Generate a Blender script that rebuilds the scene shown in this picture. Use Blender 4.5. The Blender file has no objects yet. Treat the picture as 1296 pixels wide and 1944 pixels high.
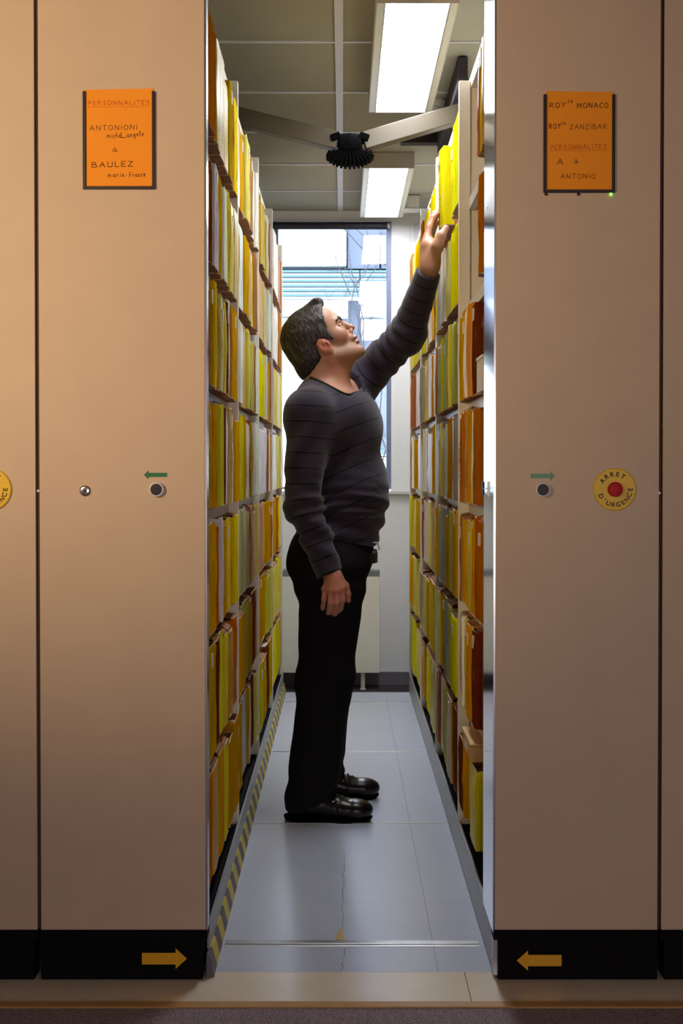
import bpy, bmesh, math, random
import numpy as np
from mathutils import Vector, Matrix

SC = bpy.context.scene
COL = SC.collection
PI = math.pi

# ---------------------------------------------------------------- camera
F = 2500.0                 # focal length in photo pixels (1296 x 1944)
CU, CV = 650.0, 932.0      # where the optical axis meets the picture
TILT = 0.01675             # camera looks down by about one degree
CAMP = Vector((0.0, -3.05, 1.19))
cam_d = bpy.data.cameras.new('camera')
cam = bpy.data.objects.new('camera', cam_d)
COL.objects.link(cam)
cam.location = CAMP
cam.rotation_euler = (PI / 2 - TILT, 0, 0)
cam_d.sensor_width = 36.0
cam_d.lens = F / 1944.0 * 36.0
cam_d.shift_x = -(CU - 648.0) / 1944.0
cam_d.shift_y = (CV - 972.0) / 1944.0
cam_d.clip_start = 0.05
cam_d.clip_end = 300
SC.camera = cam

# ---------------------------------------------------------------- light
SKY_STRENGTH = 8.0
LAMP_STRENGTH = 32.0
WARM_POWER = 235.0
ROOM_POWER = 44.0
vs = SC.view_settings
vs.view_transform = 'Standard'
vs.look = 'None'
vs.exposure = 0.0
vs.gamma = 1.0
vs.use_curve_mapping = False

world = bpy.data.worlds.new('overcast_sky')
SC.world = world
world.use_nodes = True
bgn = world.node_tree.nodes['Background']
bgn.inputs['Color'].default_value = (0.80, 0.90, 1.0, 1)
bgn.inputs['Strength'].default_value = SKY_STRENGTH

def add_light(name, kind, loc, rot, power, color, **kw):
    d = bpy.data.lights.new(name, kind)
    d.energy = power
    d.color = color
    for k, v in kw.items():
        setattr(d, k, v)
    o = bpy.data.objects.new(name, d)
    o.location = loc
    o.rotation_euler = rot
    COL.objects.link(o)
    return o
# warm reading-room lamp hanging in the room on the camera's side
LP = Vector((-1.9, -2.4, 1.9)); LT = Vector((-0.78, 0.0, 1.84))
add_light('reading_room_spot', 'SPOT', LP, (LT - LP).to_track_quat('-Z', 'Y').to_euler(), WARM_POWER, (1.0, 0.71, 0.42),
          spot_size=math.radians(60), spot_blend=1.0, shadow_soft_size=0.12)
# unseen pale fill light, added behind the camera to lift the right-hand panel
add_light('room_fill_light', 'AREA', (0.9, -5.5, 1.05), (PI / 2, 0, 0), ROOM_POWER, (1.0, 0.86, 0.82), shape='RECTANGLE', size=2.4, size_y=0.8)
# daylight sampling helper of the window opening (a portal gives no light of its own)
pt = add_light('window_portal', 'AREA', (-0.06, 4.48, 1.80), (PI / 2, 0, PI), 1.0, (1, 1, 1), shape='RECTANGLE', size=0.66, size_y=1.5)
pt.data.cycles.is_portal = True

try:
    SC.cycles.use_denoising = True
    SC.cycles.max_bounces = 10
    SC.cycles.diffuse_bounces = 5
    SC.cycles.sample_clamp_indirect = 6.0
except Exception:
    pass

# ---------------------------------------------------------------- helpers
def at(u, v, D):
    """world point seen at photo pixel (u, v), D metres in front of the camera"""
    a = (u - CU) / F
    b = (CV - v) / F
    fy = math.cos(TILT) + math.sin(TILT) * b
    fz = -math.sin(TILT) + math.cos(TILT) * b
    t = D / fy
    return Vector((CAMP.x + a * t, CAMP.y + D, CAMP.z + fz * t))

def gp(u, v):
    """floor point (x, y) seen at a photo pixel"""
    p0 = CAMP; p1 = at(u, v, 1.0); t = (0 - p0.z) / (p1.z - p0.z); q = p0 + (p1 - p0) * t
    return (q.x, q.y)

def lin(c):
    out = []
    for v in c[:3]:
        v = v / 255.0
        out.append(v / 12.92 if v <= 0.04045 else ((v + 0.055) / 1.055) ** 2.4)
    return (out[0], out[1], out[2], 1.0)

class MB:
    """collects shapes and links them as one mesh object"""
    def __init__(self):
        self.v = []; self.f = []; self.m = []
    def add(self, vs_, fs_, mi=0):
        n = len(self.v)
        self.v += [tuple(p) for p in vs_]
        self.f += [tuple(i + n for i in f) for f in fs_]
        self.m += [mi] * len(fs_)
    def box(self, lo, hi, mi=0, M=None):
        x0, y0, z0 = lo; x1, y1, z1 = hi
        P = [(x0, y0, z0), (x1, y0, z0), (x1, y1, z0), (x0, y1, z0), (x0, y0, z1), (x1, y0, z1), (x1, y1, z1), (x0, y1, z1)]
        if M is not None:
            P = [tuple(M @ Vector(p)) for p in P]
        self.add(P, [(3, 2, 1, 0), (4, 5, 6, 7), (0, 1, 5, 4), (1, 2, 6, 5), (2, 3, 7, 6), (3, 0, 4, 7)], mi)
    def prism(self, poly, axis, a, b, mi=0):
        """poly: 2D loop; axis 0/1/2 is the extrusion axis, from a to b"""
        def mk(p, t):
            if axis == 0: return (t, p[0], p[1])
            if axis == 1: return (p[0], t, p[1])
            return (p[0], p[1], t)
        n = len(poly)
        P = [mk(p, a) for p in poly] + [mk(p, b) for p in poly]
        F_ = [tuple(range(n - 1, -1, -1)), tuple(range(n, 2 * n))]
        F_ += [(i, (i + 1) % n, n + (i + 1) % n, n + i) for i in range(n)]
        self.add(P, F_, mi)
    def tube(self, pts, rad, n=8, mi=0, caps=True):
        pts = [Vector(p) for p in pts]
        if not hasattr(rad, '__len__'): rad = [rad] * len(pts)
        V = []; Fc = []
        up = Vector((0.13, 0.21, 0.97))
        for i, p in enumerate(pts):
            d = (pts[min(i + 1, len(pts) - 1)] - pts[max(i - 1, 0)]).normalized()
            a = d.cross(up)
            if a.length < 1e-3: a = d.cross(Vector((1, 0, 0)))
            a.normalize(); b = d.cross(a)
            for k in range(n):
                t = 2 * PI * k / n
                V.append(p + (a * math.cos(t) + b * math.sin(t)) * rad[i])
        for i in range(len(pts) - 1):
            for k in range(n):
                k2 = (k + 1) % n
                Fc.append((i * n + k, i * n + k2, (i + 1) * n + k2, (i + 1) * n + k))
        if caps:
            Fc.append(tuple(range(n - 1, -1, -1)))
            Fc.append(tuple((len(pts) - 1) * n + k for k in range(n)))
        self.add(V, Fc, mi)
    def lathe(self, prof, c, axis='z', n=24, mi=0):
        """prof: (radius, height) pairs revolved about the axis through c"""
        V = []; Fc = []
        c = Vector(c)
        for r, h in prof:
            for k in range(n):
                t = 2 * PI * k / n
                a, b = r * math.cos(t), r * math.sin(t)
                if axis == 'z': q = Vector((a, b, h))
                elif axis == 'y': q = Vector((a, h, b))
                else: q = Vector((h, a, b))
                V.append(c + q)
        m = len(prof)
        for i in range(m - 1):
            for k in range(n):
                k2 = (k + 1) % n
                Fc.append((i * n + k, i * n + k2, (i + 1) * n + k2, (i + 1) * n + k))
        Fc.append(tuple(range(n - 1, -1, -1)))
        Fc.append(tuple((m - 1) * n + k for k in range(n)))
        self.add(V, Fc, mi)
    def mesh(self, name, mats, smooth=False, fix=True):
        me = bpy.data.meshes.new(name)
        me.from_pydata(self.v, [], self.f)
        if not hasattr(mats, '__len__'): mats = [mats]
        for m in mats: me.materials.append(m)
        if any(self.m):
            me.polygons.foreach_set('material_index', self.m)
        if fix:
            bm = bmesh.new(); bm.from_mesh(me)
            bmesh.ops.recalc_face_normals(bm, faces=bm.faces)
            bm.to_mesh(me); bm.free()
        if smooth:
            me.polygons.foreach_set('use_smooth', [True] * len(me.polygons))
        me.update()
        return me
    def build(self, name, mats, parent=None, smooth=False, bevel=0.0, origin=None):
        if origin is not None:
            o0 = Vector(origin)
            self.v = [tuple(Vector(p) - o0) for p in self.v]
        me = self.mesh(name, mats, smooth)
        o = bpy.data.objects.new(name, me)
        COL.objects.link(o)
        if origin is not None: o.location = origin
        if parent is not None: o.parent = parent
        if bevel > 0:
            md = o.modifiers.new('edge', 'BEVEL')
            md.width = bevel; md.segments = 2; md.limit_method = 'ANGLE'
            md.harden_normals = False
        return o

def tag(o, label=None, cat=None, group=None, kind=None):
    if label: o['label'] = label
    if cat: o['category'] = cat
    if group: o['group'] = group
    if kind: o['kind'] = kind
    return o

def empty(name, loc, label, cat, group=None, rotz=0):
    o = bpy.data.objects.new(name, None)
    o.empty_display_size = 0.05
    o.location = loc
    o.rotation_euler = (0, 0, rotz)
    COL.objects.link(o)
    return tag(o, label, cat, group)

# ---------------------------------------------------------------- materials
def new_mat(name):
    m = bpy.data.materials.new(name)
    m.use_nodes = True
    nt = m.node_tree
    return m, nt, nt.nodes['Principled BSDF']

def N(nt, kind, **kw):
    n = nt.nodes.new(kind)
    for k, v in kw.items():
        if k in n.inputs: n.inputs[k].default_value = v
        else: setattr(n, k, v)
    return n

def math_n(nt, op, a, b=None, c=None):
    n = nt.nodes.new('ShaderNodeMath'); n.operation = op
    for i, x in enumerate((a, b, c)):
        if x is None: continue
        if isinstance(x, (int, float)): n.inputs[i].default_value = x
        else: nt.links.new(x, n.inputs[i])
    return n.outputs[0]

def mix_col(nt, fac, a, b, blend='MIX'):
    n = nt.nodes.new('ShaderNodeMix'); n.data_type = 'RGBA'; n.blend_type = blend
    for sock, x in ((n.inputs[0], fac), (n.inputs[6], a), (n.inputs[7], b)):
        if isinstance(x, (int, float)): sock.default_value = x
        elif isinstance(x, (tuple, list)): sock.default_value = x
        else: nt.links.new(x, sock)
    return n.outputs[2]

def simple(name, col, rough=0.5, metal=0.0, noise=0.06, scale=40.0, bump=0.0, bscale=200.0, spec=0.5, stretch=(1, 1, 1)):
    m, nt, p = new_mat(name)
    p.inputs['Roughness'].default_value = rough
    p.inputs['Metallic'].default_value = metal
    p.inputs['Specular IOR Level'].default_value = spec
    tc = N(nt, 'ShaderNodeTexCoord')
    mp = N(nt, 'ShaderNodeMapping'); mp.inputs['Scale'].default_value = stretch
    nt.links.new(tc.outputs['Object'], mp.inputs['Vector'])
    if noise > 0:
        nz = N(nt, 'ShaderNodeTexNoise', Scale=scale, Detail=4.0)
        nt.links.new(mp.outputs['Vector'], nz.inputs['Vector'])
        dk = tuple(max(0, c * (1 - noise * 2)) for c in col[:3]) + (1,)
        lt = tuple(min(1, c * (1 + noise * 2)) for c in col[:3]) + (1,)
        nt.links.new(mix_col(nt, nz.outputs['Fac'], dk, lt), p.inputs['Base Color'])
    else:
        p.inputs['Base Color'].default_value = col
    if bump > 0:
        nb = N(nt, 'ShaderNodeTexNoise', Scale=bscale, Detail=3.0)
        nt.links.new(mp.outputs['Vector'], nb.inputs['Vector'])
        b = N(nt, 'ShaderNodeBump', Strength=bump, Distance=0.002)
        nt.links.new(nb.outputs['Fac'], b.inputs['Height'])
        nt.links.new(b.outputs['Normal'], p.inputs['Normal'])
    return m

M = {}
M['panel'] = simple('beige_painted_panel', lin((205, 181, 157)), 0.55, noise=0.035, scale=9, bump=0.10, bscale=900)
M['panel_edge'] = simple('panel_gap_brown', lin((70, 38, 26)), 0.7)
M['plinth'] = simple('black_plinth', lin((9, 8, 9)), 0.8, spec=0.15)
M['cream'] = simple('cream_enamel', lin((226, 221, 206)), 0.42, noise=0.02)
M['shelf'] = simple('grey_white_enamel', lin((200, 198, 196)), 0.35, noise=0.02)
M['alu'] = simple('brushed_aluminium', (0.75, 0.75, 0.78, 1), 0.22, 1.0, noise=0.02, scale=60, stretch=(1, 1, .05))
M['mirror_steel'] = simple('polished_steel', (0.74, 0.74, 0.77, 1), 0.11, 1.0, noise=0.02, scale=6, stretch=(1, 1, .3))
M['steel'] = simple('dull_steel', (0.50, 0.50, 0.52, 1), 0.35, 1.0, noise=0.08, scale=30)
M['base_grey'] = simple('grey_base_beam', lin((158, 158, 160)), 0.35, 0.35, noise=0.05)
M['black'] = simple('black_plastic', lin((14, 12, 15)), 0.45, noise=0.0)
M['rubber'] = simple('black_rubber', lin((2, 2, 2)), 0.85, noise=0.0, spec=0.04)
M['yellow_arrow'] = simple('yellow_arrow_vinyl', lin((232, 170, 20)), 0.5)
M['green'] = simple('green_vinyl', lin((22, 112, 70)), 0.5)
M['green_worn'] = simple('worn_green_vinyl', lin((112, 160, 132)), 0.6, noise=0.25, scale=160)
M['orange_card'] = simple('orange_card', lin((248, 152, 8)), 0.7, noise=0.03, scale=12)
M['ink'] = simple('dark_ink', lin((66, 22, 10)), 0.8, noise=0.0)
M['faded_ink'] = simple('faded_orange_ink', lin((196, 84, 14)), 0.8, noise=0.0)
M['holder'] = simple('dark_card_holder', lin((34, 17, 22)), 0.4)
M['yellow_plate'] = simple('yellow_plate', lin((232, 190, 24)), 0.45, noise=0.05)
M['plate_text'] = simple('brown_black_print', lin((70, 52, 22)), 0.6, noise=0.0)
M['red'] = simple('red_plastic', lin((182, 3, 24)), 0.45, noise=0.0, spec=0.2)
M['chrome'] = simple('chrome', (0.86, 0.86, 0.88, 1), 0.18, 1.0, noise=0.0)
M['ring_white'] = simple('white_ring', lin((225, 222, 228)), 0.35, noise=0.0)
M['button'] = simple('dark_button', lin((24, 18, 30)), 0.5, noise=0.0)
M['ceil'] = simple('ceiling_tile', lin((150, 144, 126)), 0.9, noise=0.04, scale=5, bump=0.3, bscale=500)
M['tbar'] = simple('ceiling_bar', lin((205, 202, 205)), 0.5, noise=0.03)
M['wall'] = simple('wall_paint', lin((212, 211, 216)), 0.75, noise=0.02)
M['wall_cream'] = simple('window_wall_panel', lin((232, 231, 232)), 0.7, noise=0.02)
M['dark_trim'] = simple('dark_blind', lin((28, 22, 38)), 0.6)
M['frame_blue'] = simple('blue_grey_frame', lin((112, 120, 150)), 0.45)
M['baseb'] = simple('grey_baseboard', lin((108, 104, 116)), 0.6)
M['radiator'] = simple('radiator_enamel', lin((236, 233, 224)), 0.5, noise=0.02)
M['grille'] = simple('radiator_grille', lin((120, 122, 128)), 0.5)
M['housing'] = simple('lamp_housing', lin((190, 184, 172)), 0.5, noise=0.02)
M['lamp_rim'] = simple('lamp_rim', lin((225, 226, 205)), 0.3, noise=0.0)
M['white_plastic'] = simple('white_plastic', lin((215, 212, 204)), 0.5, noise=0.02)
M['arm_beige'] = simple('beige_channel', lin((66, 55, 35)), 0.5, noise=0.03)
M['kraft'] = simple('kraft_board', lin((150, 98, 56)), 0.75, noise=0.12, scale=22)
M['kraft_pale'] = simple('torn_kraft_edge', lin((190, 158, 124)), 0.8, noise=0.25, scale=130)
M['papers'] = simple('stacked_papers', lin((206, 198, 182)), 0.85, noise=0.28, scale=60, stretch=(.05, 8, .05))
M['sticker'] = simple('white_sticker', lin((214, 210, 200)), 0.6, noise=0.15, scale=90)
M['carton'] = simple('pale_carton', lin((206, 168, 116)), 0.7, noise=0.06)
M['beige_floor'] = simple('beige_vinyl', lin((238, 224, 204)), 0.22, noise=0.05, scale=9, spec=0.95)
M['brass_strip'] = simple('carpet_edge_strip', lin((186, 140, 84)), 0.5, noise=0.06)
M['mat'] = simple('ribbed_mat', lin((52, 44, 50)), 0.9, noise=0.3, scale=120)
M['tile_chip'] = simple('exposed_screed', lin((196, 174, 120)), 0.8, noise=0.1, scale=60)
M['crack'] = simple('floor_crack', lin((44, 40, 46)), 0.9, noise=0.0)

# carpet: fine speckle
m, nt, p = new_mat('speckled_carpet')
tc = N(nt, 'ShaderNodeTexCoord')
nz = N(nt, 'ShaderNodeTexNoise', Scale=420.0, Detail=3.0, Roughness=0.8)
nt.links.new(tc.outputs['Object'], nz.inputs['Vector'])
cr = N(nt, 'ShaderNodeValToRGB')
cr.color_ramp.elements[0].position = 0.38; cr.color_ramp.elements[0].color = lin((84, 68, 76))
cr.color_ramp.elements[1].position = 0.66; cr.color_ramp.elements[1].color = lin((186, 170, 178))
nt.links.new(nz.outputs['Fac'], cr.inputs['Fac'])
nt.links.new(cr.outputs['Color'], p.inputs['Base Color'])
p.inputs['Roughness'].default_value = 1.0
p.inputs['Specular IOR Level'].default_value = 0.1
M['carpet'] = m

# aisle vinyl: grey-blue, half glossy, scuffed, faint tile seams
m, nt, p = new_mat('grey_vinyl_tiles')
tc = N(nt, 'ShaderNodeTexCoord')
n1 = N(nt, 'ShaderNodeTexNoise', Scale=5.0, Detail=6.0, Roughness=0.65)
nt.links.new(tc.outputs['Object'], n1.inputs['Vector'])
base = mix_col(nt, n1.outputs['Fac'], lin((190, 198, 220)), lin((202, 208, 228)))
mp = N(nt, 'ShaderNodeMapping'); mp.inputs['Scale'].default_value = (260, 9, 1); mp.inputs['Rotation'].default_value = (0, 0, 0.9)
nt.links.new(tc.outputs['Object'], mp.inputs['Vector'])
n2 = N(nt, 'ShaderNodeTexNoise', Scale=1.0, Detail=5.0, Roughness=0.7)
nt.links.new(mp.outputs['Vector'], n2.inputs['Vector'])
sc_ = N(nt, 'ShaderNodeMapRange'); sc_.inputs['From Min'].default_value = 0.62; sc_.inputs['From Max'].default_value = 0.74
nt.links.new(n2.outputs['Fac'], sc_.inputs['Value'])
base = mix_col(nt, math_n(nt, 'MULTIPLY', sc_.outputs['Result'], 0.16), base, lin((110, 110, 122)))
sp = N(nt, 'ShaderNodeSeparateXYZ'); nt.links.new(tc.outputs['Object'], sp.inputs[0])
def seam(val, period, off, w):
    a = math_n(nt, 'ADD', val, off)
    a = math_n(nt, 'PINGPONG', a, period / 2)
    return math_n(nt, 'LESS_THAN', a, w)
s1 = seam(sp.outputs['X'], 0.62, -0.226 + 0.62 * 4, 0.0008)
s2 = seam(sp.outputs['Y'], 0.31, 0.08, 0.0008)
base = mix_col(nt, math_n(nt, 'MULTIPLY', math_n(nt, 'MAXIMUM', s1, math_n(nt, 'MULTIPLY', s2, 0.5)), 0.55), base, lin((84, 82, 92)))
nt.links.new(base, p.inputs['Base Color'])
rr = N(nt, 'ShaderNodeMapRange'); rr.inputs['To Min'].default_value = 0.21; rr.inputs['To Max'].default_value = 0.27
nt.links.new(n1.outputs['Fac'], rr.inputs['Value'])
nt.links.new(rr.outputs['Result'], p.inputs['Roughness'])
p.inputs['Specular IOR Level'].default_value = 0.95
M['vinyl'] = m

# hazard tape: slanted yellow / dark stripes along the rail (object y)
m, nt, p = new_mat('hazard_tape')
tc = N(nt, 'ShaderNodeTexCoord'); sp = N(nt, 'ShaderNodeSeparateXYZ')
nt.links.new(tc.outputs['Object'], sp.inputs[0])
t = math_n(nt, 'ADD', sp.outputs['Y'], math_n(nt, 'MULTIPLY', sp.outputs['Z'], 0.25))
t = math_n(nt, 'FRACT', math_n(nt, 'ADD', math_n(nt, 'DIVIDE', t, 0.148), 0.42))
st = math_n(nt, 'LESS_THAN', t, 0.5)
nz = N(nt, 'ShaderNodeTexNoise', Scale=50.0, Detail=4.0)
nt.links.new(tc.outputs['Object'], nz.inputs['Vector'])
yl = mix_col(nt, nz.outputs['Fac'], lin((200, 178, 56)), lin((226, 206, 90)))
nt.links.new(mix_col(nt, st, lin((100, 96, 108)), yl), p.inputs['Base Color'])
p.inputs['Roughness'].default_value = 0.5
M['hazard'] = m

# folder spine: colour comes from the object, plus scuffs, pale wear and a scribbled column
m, nt, p = new_mat('folder_spine_paper')
oi = N(nt, 'ShaderNodeObjectInfo')
tc = N(nt, 'ShaderNodeTexCoord')
add = N(nt, 'ShaderNodeVectorMath'); add.operation = 'ADD'
cmb = N(nt, 'ShaderNodeCombineXYZ')
for i in range(3): nt.links.new(math_n(nt, 'MULTIPLY', oi.outputs['Random'], 31.7 * (i + 1)), cmb.inputs[i])
nt.links.new(tc.outputs['Object'], add.inputs[0]); nt.links.new(cmb.outputs[0], add.inputs[1])
mp = N(nt, 'ShaderNodeMapping'); mp.inputs['Scale'].default_value = (14, 14, 3.2)
nt.links.new(add.outputs[0], mp.inputs['Vector'])
n1 = N(nt, 'ShaderNodeTexNoise', Scale=2.0, Detail=6.0, Roughness=0.7)
nt.links.new(mp.outputs['Vector'], n1.inputs['Vector'])
hs = N(nt, 'ShaderNodeHueSaturation')
nt.links.new(oi.outputs['Color'], hs.inputs['Color'])
vr = N(nt, 'ShaderNodeMapRange'); vr.inputs['From Min'].default_value = .3; vr.inputs['From Max'].default_value = .7
vr.inputs['To Min'].default_value = 0.80; vr.inputs['To Max'].default_value = 1.14
nt.links.new(n1.outputs['Fac'], vr.inputs['Value']); nt.links.new(vr.outputs['Result'], hs.inputs['Value'])
mp2 = N(nt, 'ShaderNodeMapping'); mp2.inputs['Scale'].default_value = (40, 40, 9)
nt.links.new(add.outputs[0], mp2.inputs['Vector'])
n2 = N(nt, 'ShaderNodeTexNoise', Scale=1.2, Detail=7.0, Roughness=0.75)
nt.links.new(mp2.outputs['Vector'], n2.inputs['Vector'])
wr = N(nt, 'ShaderNodeMapRange'); wr.inputs['From Min'].default_value = 0.585; wr.inputs['From Max'].default_value = 0.70
nt.links.new(n2.outputs['Fac'], wr.inputs['Value'])
c = mix_col(nt, math_n(nt, 'MULTIPLY', wr.outputs['Result'], 0.26), hs.outputs['Color'], lin((214, 200, 156)))
# scribbles: a narrow column of broken strokes for about half of the folders
sp = N(nt, 'ShaderNodeSeparateXYZ'); nt.links.new(tc.outputs['Object'], sp.inputs[0])
mp3 = N(nt, 'ShaderNodeMapping'); mp3.inputs['Scale'].default_value = (150, 150, 75)
nt.links.new(add.outputs[0], mp3.inputs['Vector'])
n3 = N(nt, 'ShaderNodeTexNoise', Scale=1.0, Detail=1.5, Roughness=0.4, Distortion=1.6)
nt.links.new(mp3.outputs['Vector'], n3.inputs['Vector'])
ink = math_n(nt, 'LESS_THAN', math_n(nt, 'ABSOLUTE', math_n(nt, 'SUBTRACT', n3.outputs['Fac'], 0.5)), 0.045)
inc = math_n(nt, 'LESS_THAN', math_n(nt, 'ABSOLUTE', sp.outputs['Y']), 0.013)
zlo = math_n(nt, 'GREATER_THAN', sp.outputs['Z'], 0.045)
zhi = math_n(nt, 'LESS_THAN', sp.outputs['Z'], math_n(nt, 'ADD', 0.10, math_n(nt, 'MULTIPLY', oi.outputs['Random'], 0.13)))
rnd = math_n(nt, 'FRACT', math_n(nt, 'MULTIPLY', oi.outputs['Random'], 7.3))
has = math_n(nt, 'LESS_THAN', rnd, 0.62)
k = math_n(nt, 'MULTIPLY', math_n(nt, 'MULTIPLY', ink, inc), math_n(nt, 'MULTIPLY', math_n(nt, 'MULTIPLY', zlo, zhi), has))
c = mix_col(nt, math_n(nt, 'MULTIPLY', k, 0.85), c, lin((48, 34, 18)))
nt.links.new(c, p.inputs['Base Color'])
p.inputs['Roughness'].default_value = 0.38
shiny = math_n(nt, 'GREATER_THAN', math_n(nt, 'FRACT', math_n(nt, 'MULTIPLY', oi.outputs['Random'], 17.3)), 0.80)
nt.links.new(math_n(nt, 'MULTIPLY', shiny, 0.16), p.inputs['Specular IOR Level'])
bp = N(nt, 'ShaderNodeBump', Strength=0.35, Distance=0.004)
nt.links.new(n1.outputs['Fac'], bp.inputs['Height']); nt.links.new(bp.outputs['Normal'], p.inputs['Normal'])
M['spine'] = m

def emit(name, col, s):
    m = bpy.data.materials.new(name); m.use_nodes = True
    nt = m.node_tree; nt.nodes.clear()
    e = nt.nodes.new('ShaderNodeEmission'); o = nt.nodes.new('ShaderNodeOutputMaterial')
    e.inputs['Color'].default_value = col; e.inputs['Strength'].default_value = s
    nt.links.new(e.outputs[0], o.inputs[0])
    return m
M['diffuser'] = emit('fluorescent_diffuser', (0.93, 0.96, 1.0, 1), LAMP_STRENGTH)
M['led'] = emit('green_led', (0.25, 1.0, 0.08, 1), 2.2)

m = bpy.data.materials.new('window_glass'); m.use_nodes = True
nt = m.node_tree; nt.nodes.clear()
tr = N(nt, 'ShaderNodeBsdfTransparent'); gl = N(nt, 'ShaderNodeBsdfGlossy', Roughness=0.02)
fr = N(nt, 'ShaderNodeFresnel', IOR=1.3); mx = N(nt, 'ShaderNodeMixShader'); ou = N(nt, 'ShaderNodeOutputMaterial')
tr.inputs['Color'].default_value = (0.93, 0.96, 0.97, 1)
nt.links.new(fr.outputs[0], mx.inputs[0]); nt.links.new(tr.outputs[0], mx.inputs[1]); nt.links.new(gl.outputs[0], mx.inputs[2])
nt.links.new(mx.outputs[0], ou.inputs[0])
M['glass'] = m
# ================================================================ the setting
XL, XR = -0.3145, 0.3505          # aisle faces of the two shelving units
YE = 3.95                         # far end of the shelving and of the platform
ZC = 2.644                        # ceiling
YW = 4.40                         # window wall
TOP = 2.40                        # top of the mobile units

def struct(o, label=None):
    o['kind'] = 'structure'
    if label: o['label'] = label
    return o

YB, YT = gp(650, 1845)[1], gp(650, 1903)[1]; YC = gp(650, 1913.5)[1]
b = MB(); b.box((-1.2, YB, -0.10), (1.25, YE, 0.0))
fl = struct(b.build('floor', M['vinyl']), 'scuffed grey vinyl floor of the aisle')
# crack and chip in the vinyl
def ribbon(mb, pts, w, z):
    for i in range(len(pts) - 1):
        a = Vector(pts[i]); c = Vector(pts[i + 1]); d = (c - a).normalized(); n = Vector((-d.y, d.x)) * w * random.uniform(.5, 1)
        mb.add([(a.x - n.x, a.y - n.y, z), (a.x + n.x, a.y + n.y, z), (c.x + n.x, c.y + n.y, z), (c.x - n.x, c.y - n.y, z)], [(0, 1, 2, 3)])
random.seed(5)
b = MB()
for (u0, v0, u1, v1) in ((652, 1622, 650, 1780), (655, 1800, 648, 1843)):
    n = 26 if v1 - v0 > 60 else 9
    pts = []
    for i in range(n + 1):
        v = v0 + (v1 - v0) * i / n
        u = u0 + (u1 - u0) * i / n + random.uniform(-2.4, 2.4)
        pts.append(gp(u, v))
    ribbon(b, pts, 0.0007, 0.0004)
b.build('crack', M['crack'], fl)
b = MB()
chip = [gp(636, 1784), (gp(640, 1772)), gp(645, 1764), gp(651, 1766), gp(650, 1776), gp(656, 1785)]
b.add([(x, y, 0.0006) for x, y in chip], [tuple(range(len(chip)))])
b.build('chip', M['tile_chip'], fl)

b = MB(); b.box((-3.2, YT, -0.10), (3.2, YB, -0.0005))
fb = struct(b.build('floor', M['beige_floor']), 'beige vinyl strip in front of the aisle')
b = MB()
for x in (0.288, ):
    b.add([(x - .0008, YT, 0.0002), (x + .0008, YT, 0.0002), (x + .0008, YB, .0002), (x - .0008, YB, .0002)], [(0, 1, 2, 3)])
b.build('seam', M['crack'], fb)
b = MB(); b.box((-3.2, YC, -0.10), (3.2, YT, 0.003))
struct(b.build('trim_1', M['brass_strip'], bevel=0.001), 'yellowish edging strip along the carpet')
b = MB(); b.box((-3.2, -5.6, -0.10), (3.2, YC, -0.001))
struct(b.build('floor', M['carpet']), 'dark speckled carpet in front of the shelving')
b = MB(); b.box((-1.3, YE, -0.10), (1.3, YW, -0.032))
struct(b.build('floor', M['mat']), 'low floor behind the platform')
# steel rails let into the platform floor
for i, (y, w) in enumerate(((gp(650, 1791)[1], 0.020), (gp(650, 1563.5)[1], 0.009), (gp(650, 1427)[1], 0.009), (gp(650, 1332.5)[1], 0.009))):
    b = MB()
    b.box((XL + .02, y - w, -0.003), (XR - .01, y + w, 0.0012), 0)
    b.box((XL + .02, y - w * .45, 0.0012), (XR - .01, y + w * .35, 0.0032), 0)
    struct(b.build('trim_%d' % (i + 2), M['steel'], bevel=0.0008), 'steel rail set across the aisle floor')

# ceiling: tiles in a bar grid
b = MB(); b.box((-3.2, -5.6, ZC), (3.2, YW, ZC + 0.1))
ceil = struct(b.build('ceiling', M['ceil']), 'dull beige tiled ceiling')
b = MB()
for x0, w in ((-0.012, 0.014), (-1.21, .012), (1.19, .012), (-2.41, .012), (2.39, .012)):
    b.box((x0 - w, -5.6, ZC - 0.006), (x0 + w, YW, ZC), 0)
b.build('grid_bar', M['tbar'], ceil)
b = MB()
y = 4.505 - 3.05
ys = [1.455 + 0.6 * k for k in range(-11, 6)]
for y in ys:
    b.box((-3.2, y - .0075, ZC - 0.004), (3.2, y + .0075, ZC), 0)
b.build('cross_bar', M['tbar'], ceil)

# room shell
b = MB(); b.box((-3.3, -5.6, -.1), (-3.2, 0.0, ZC)); b.box((-3.3, 0.0, -.1), (-1.13, 0.06, ZC)); b.box((-1.2, 0.06, -.1), (-1.13, YW, ZC))
struct(b.build('wall_left', M['wall']))
b = MB(); b.box((3.2, -5.6, -.1), (3.3, 0.0, ZC)); b.box((1.18, 0.0, -.1), (3.3, 0.06, ZC)); b.box((1.18, 0.06, -.1), (1.25, YW, ZC))
struct(b.build('wall_right', M['wall']))
b = MB(); b.box((-3.3, -5.7, -.1), (3.3, -5.6, ZC))
struct(b.build('wall_back', M['wall']))
WX0, WX1, WZ0, WZ1 = -0.400, 0.275, 1.075, 2.585
b = MB()
b.box((-1.2, YW, -.1), (1.25, YW + .14, WZ0 - .012), 0)
b.box((-1.2, YW, WZ1), (1.25, YW + .14, ZC + .05), 0)
b.box((-1.2, YW, WZ0 - .012), (WX0, YW + .14, WZ1), 0)
b.box((WX1, YW, WZ0 - .012), (1.25, YW + .14, WZ1), 0)
wf = struct(b.build('wall_front', M['wall_cream']), 'pale wall around the window')
b = MB()
b.box((WX1 + .105, YW - .003, WZ0), (WX1 + .108, YW, ZC), 0)
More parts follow.
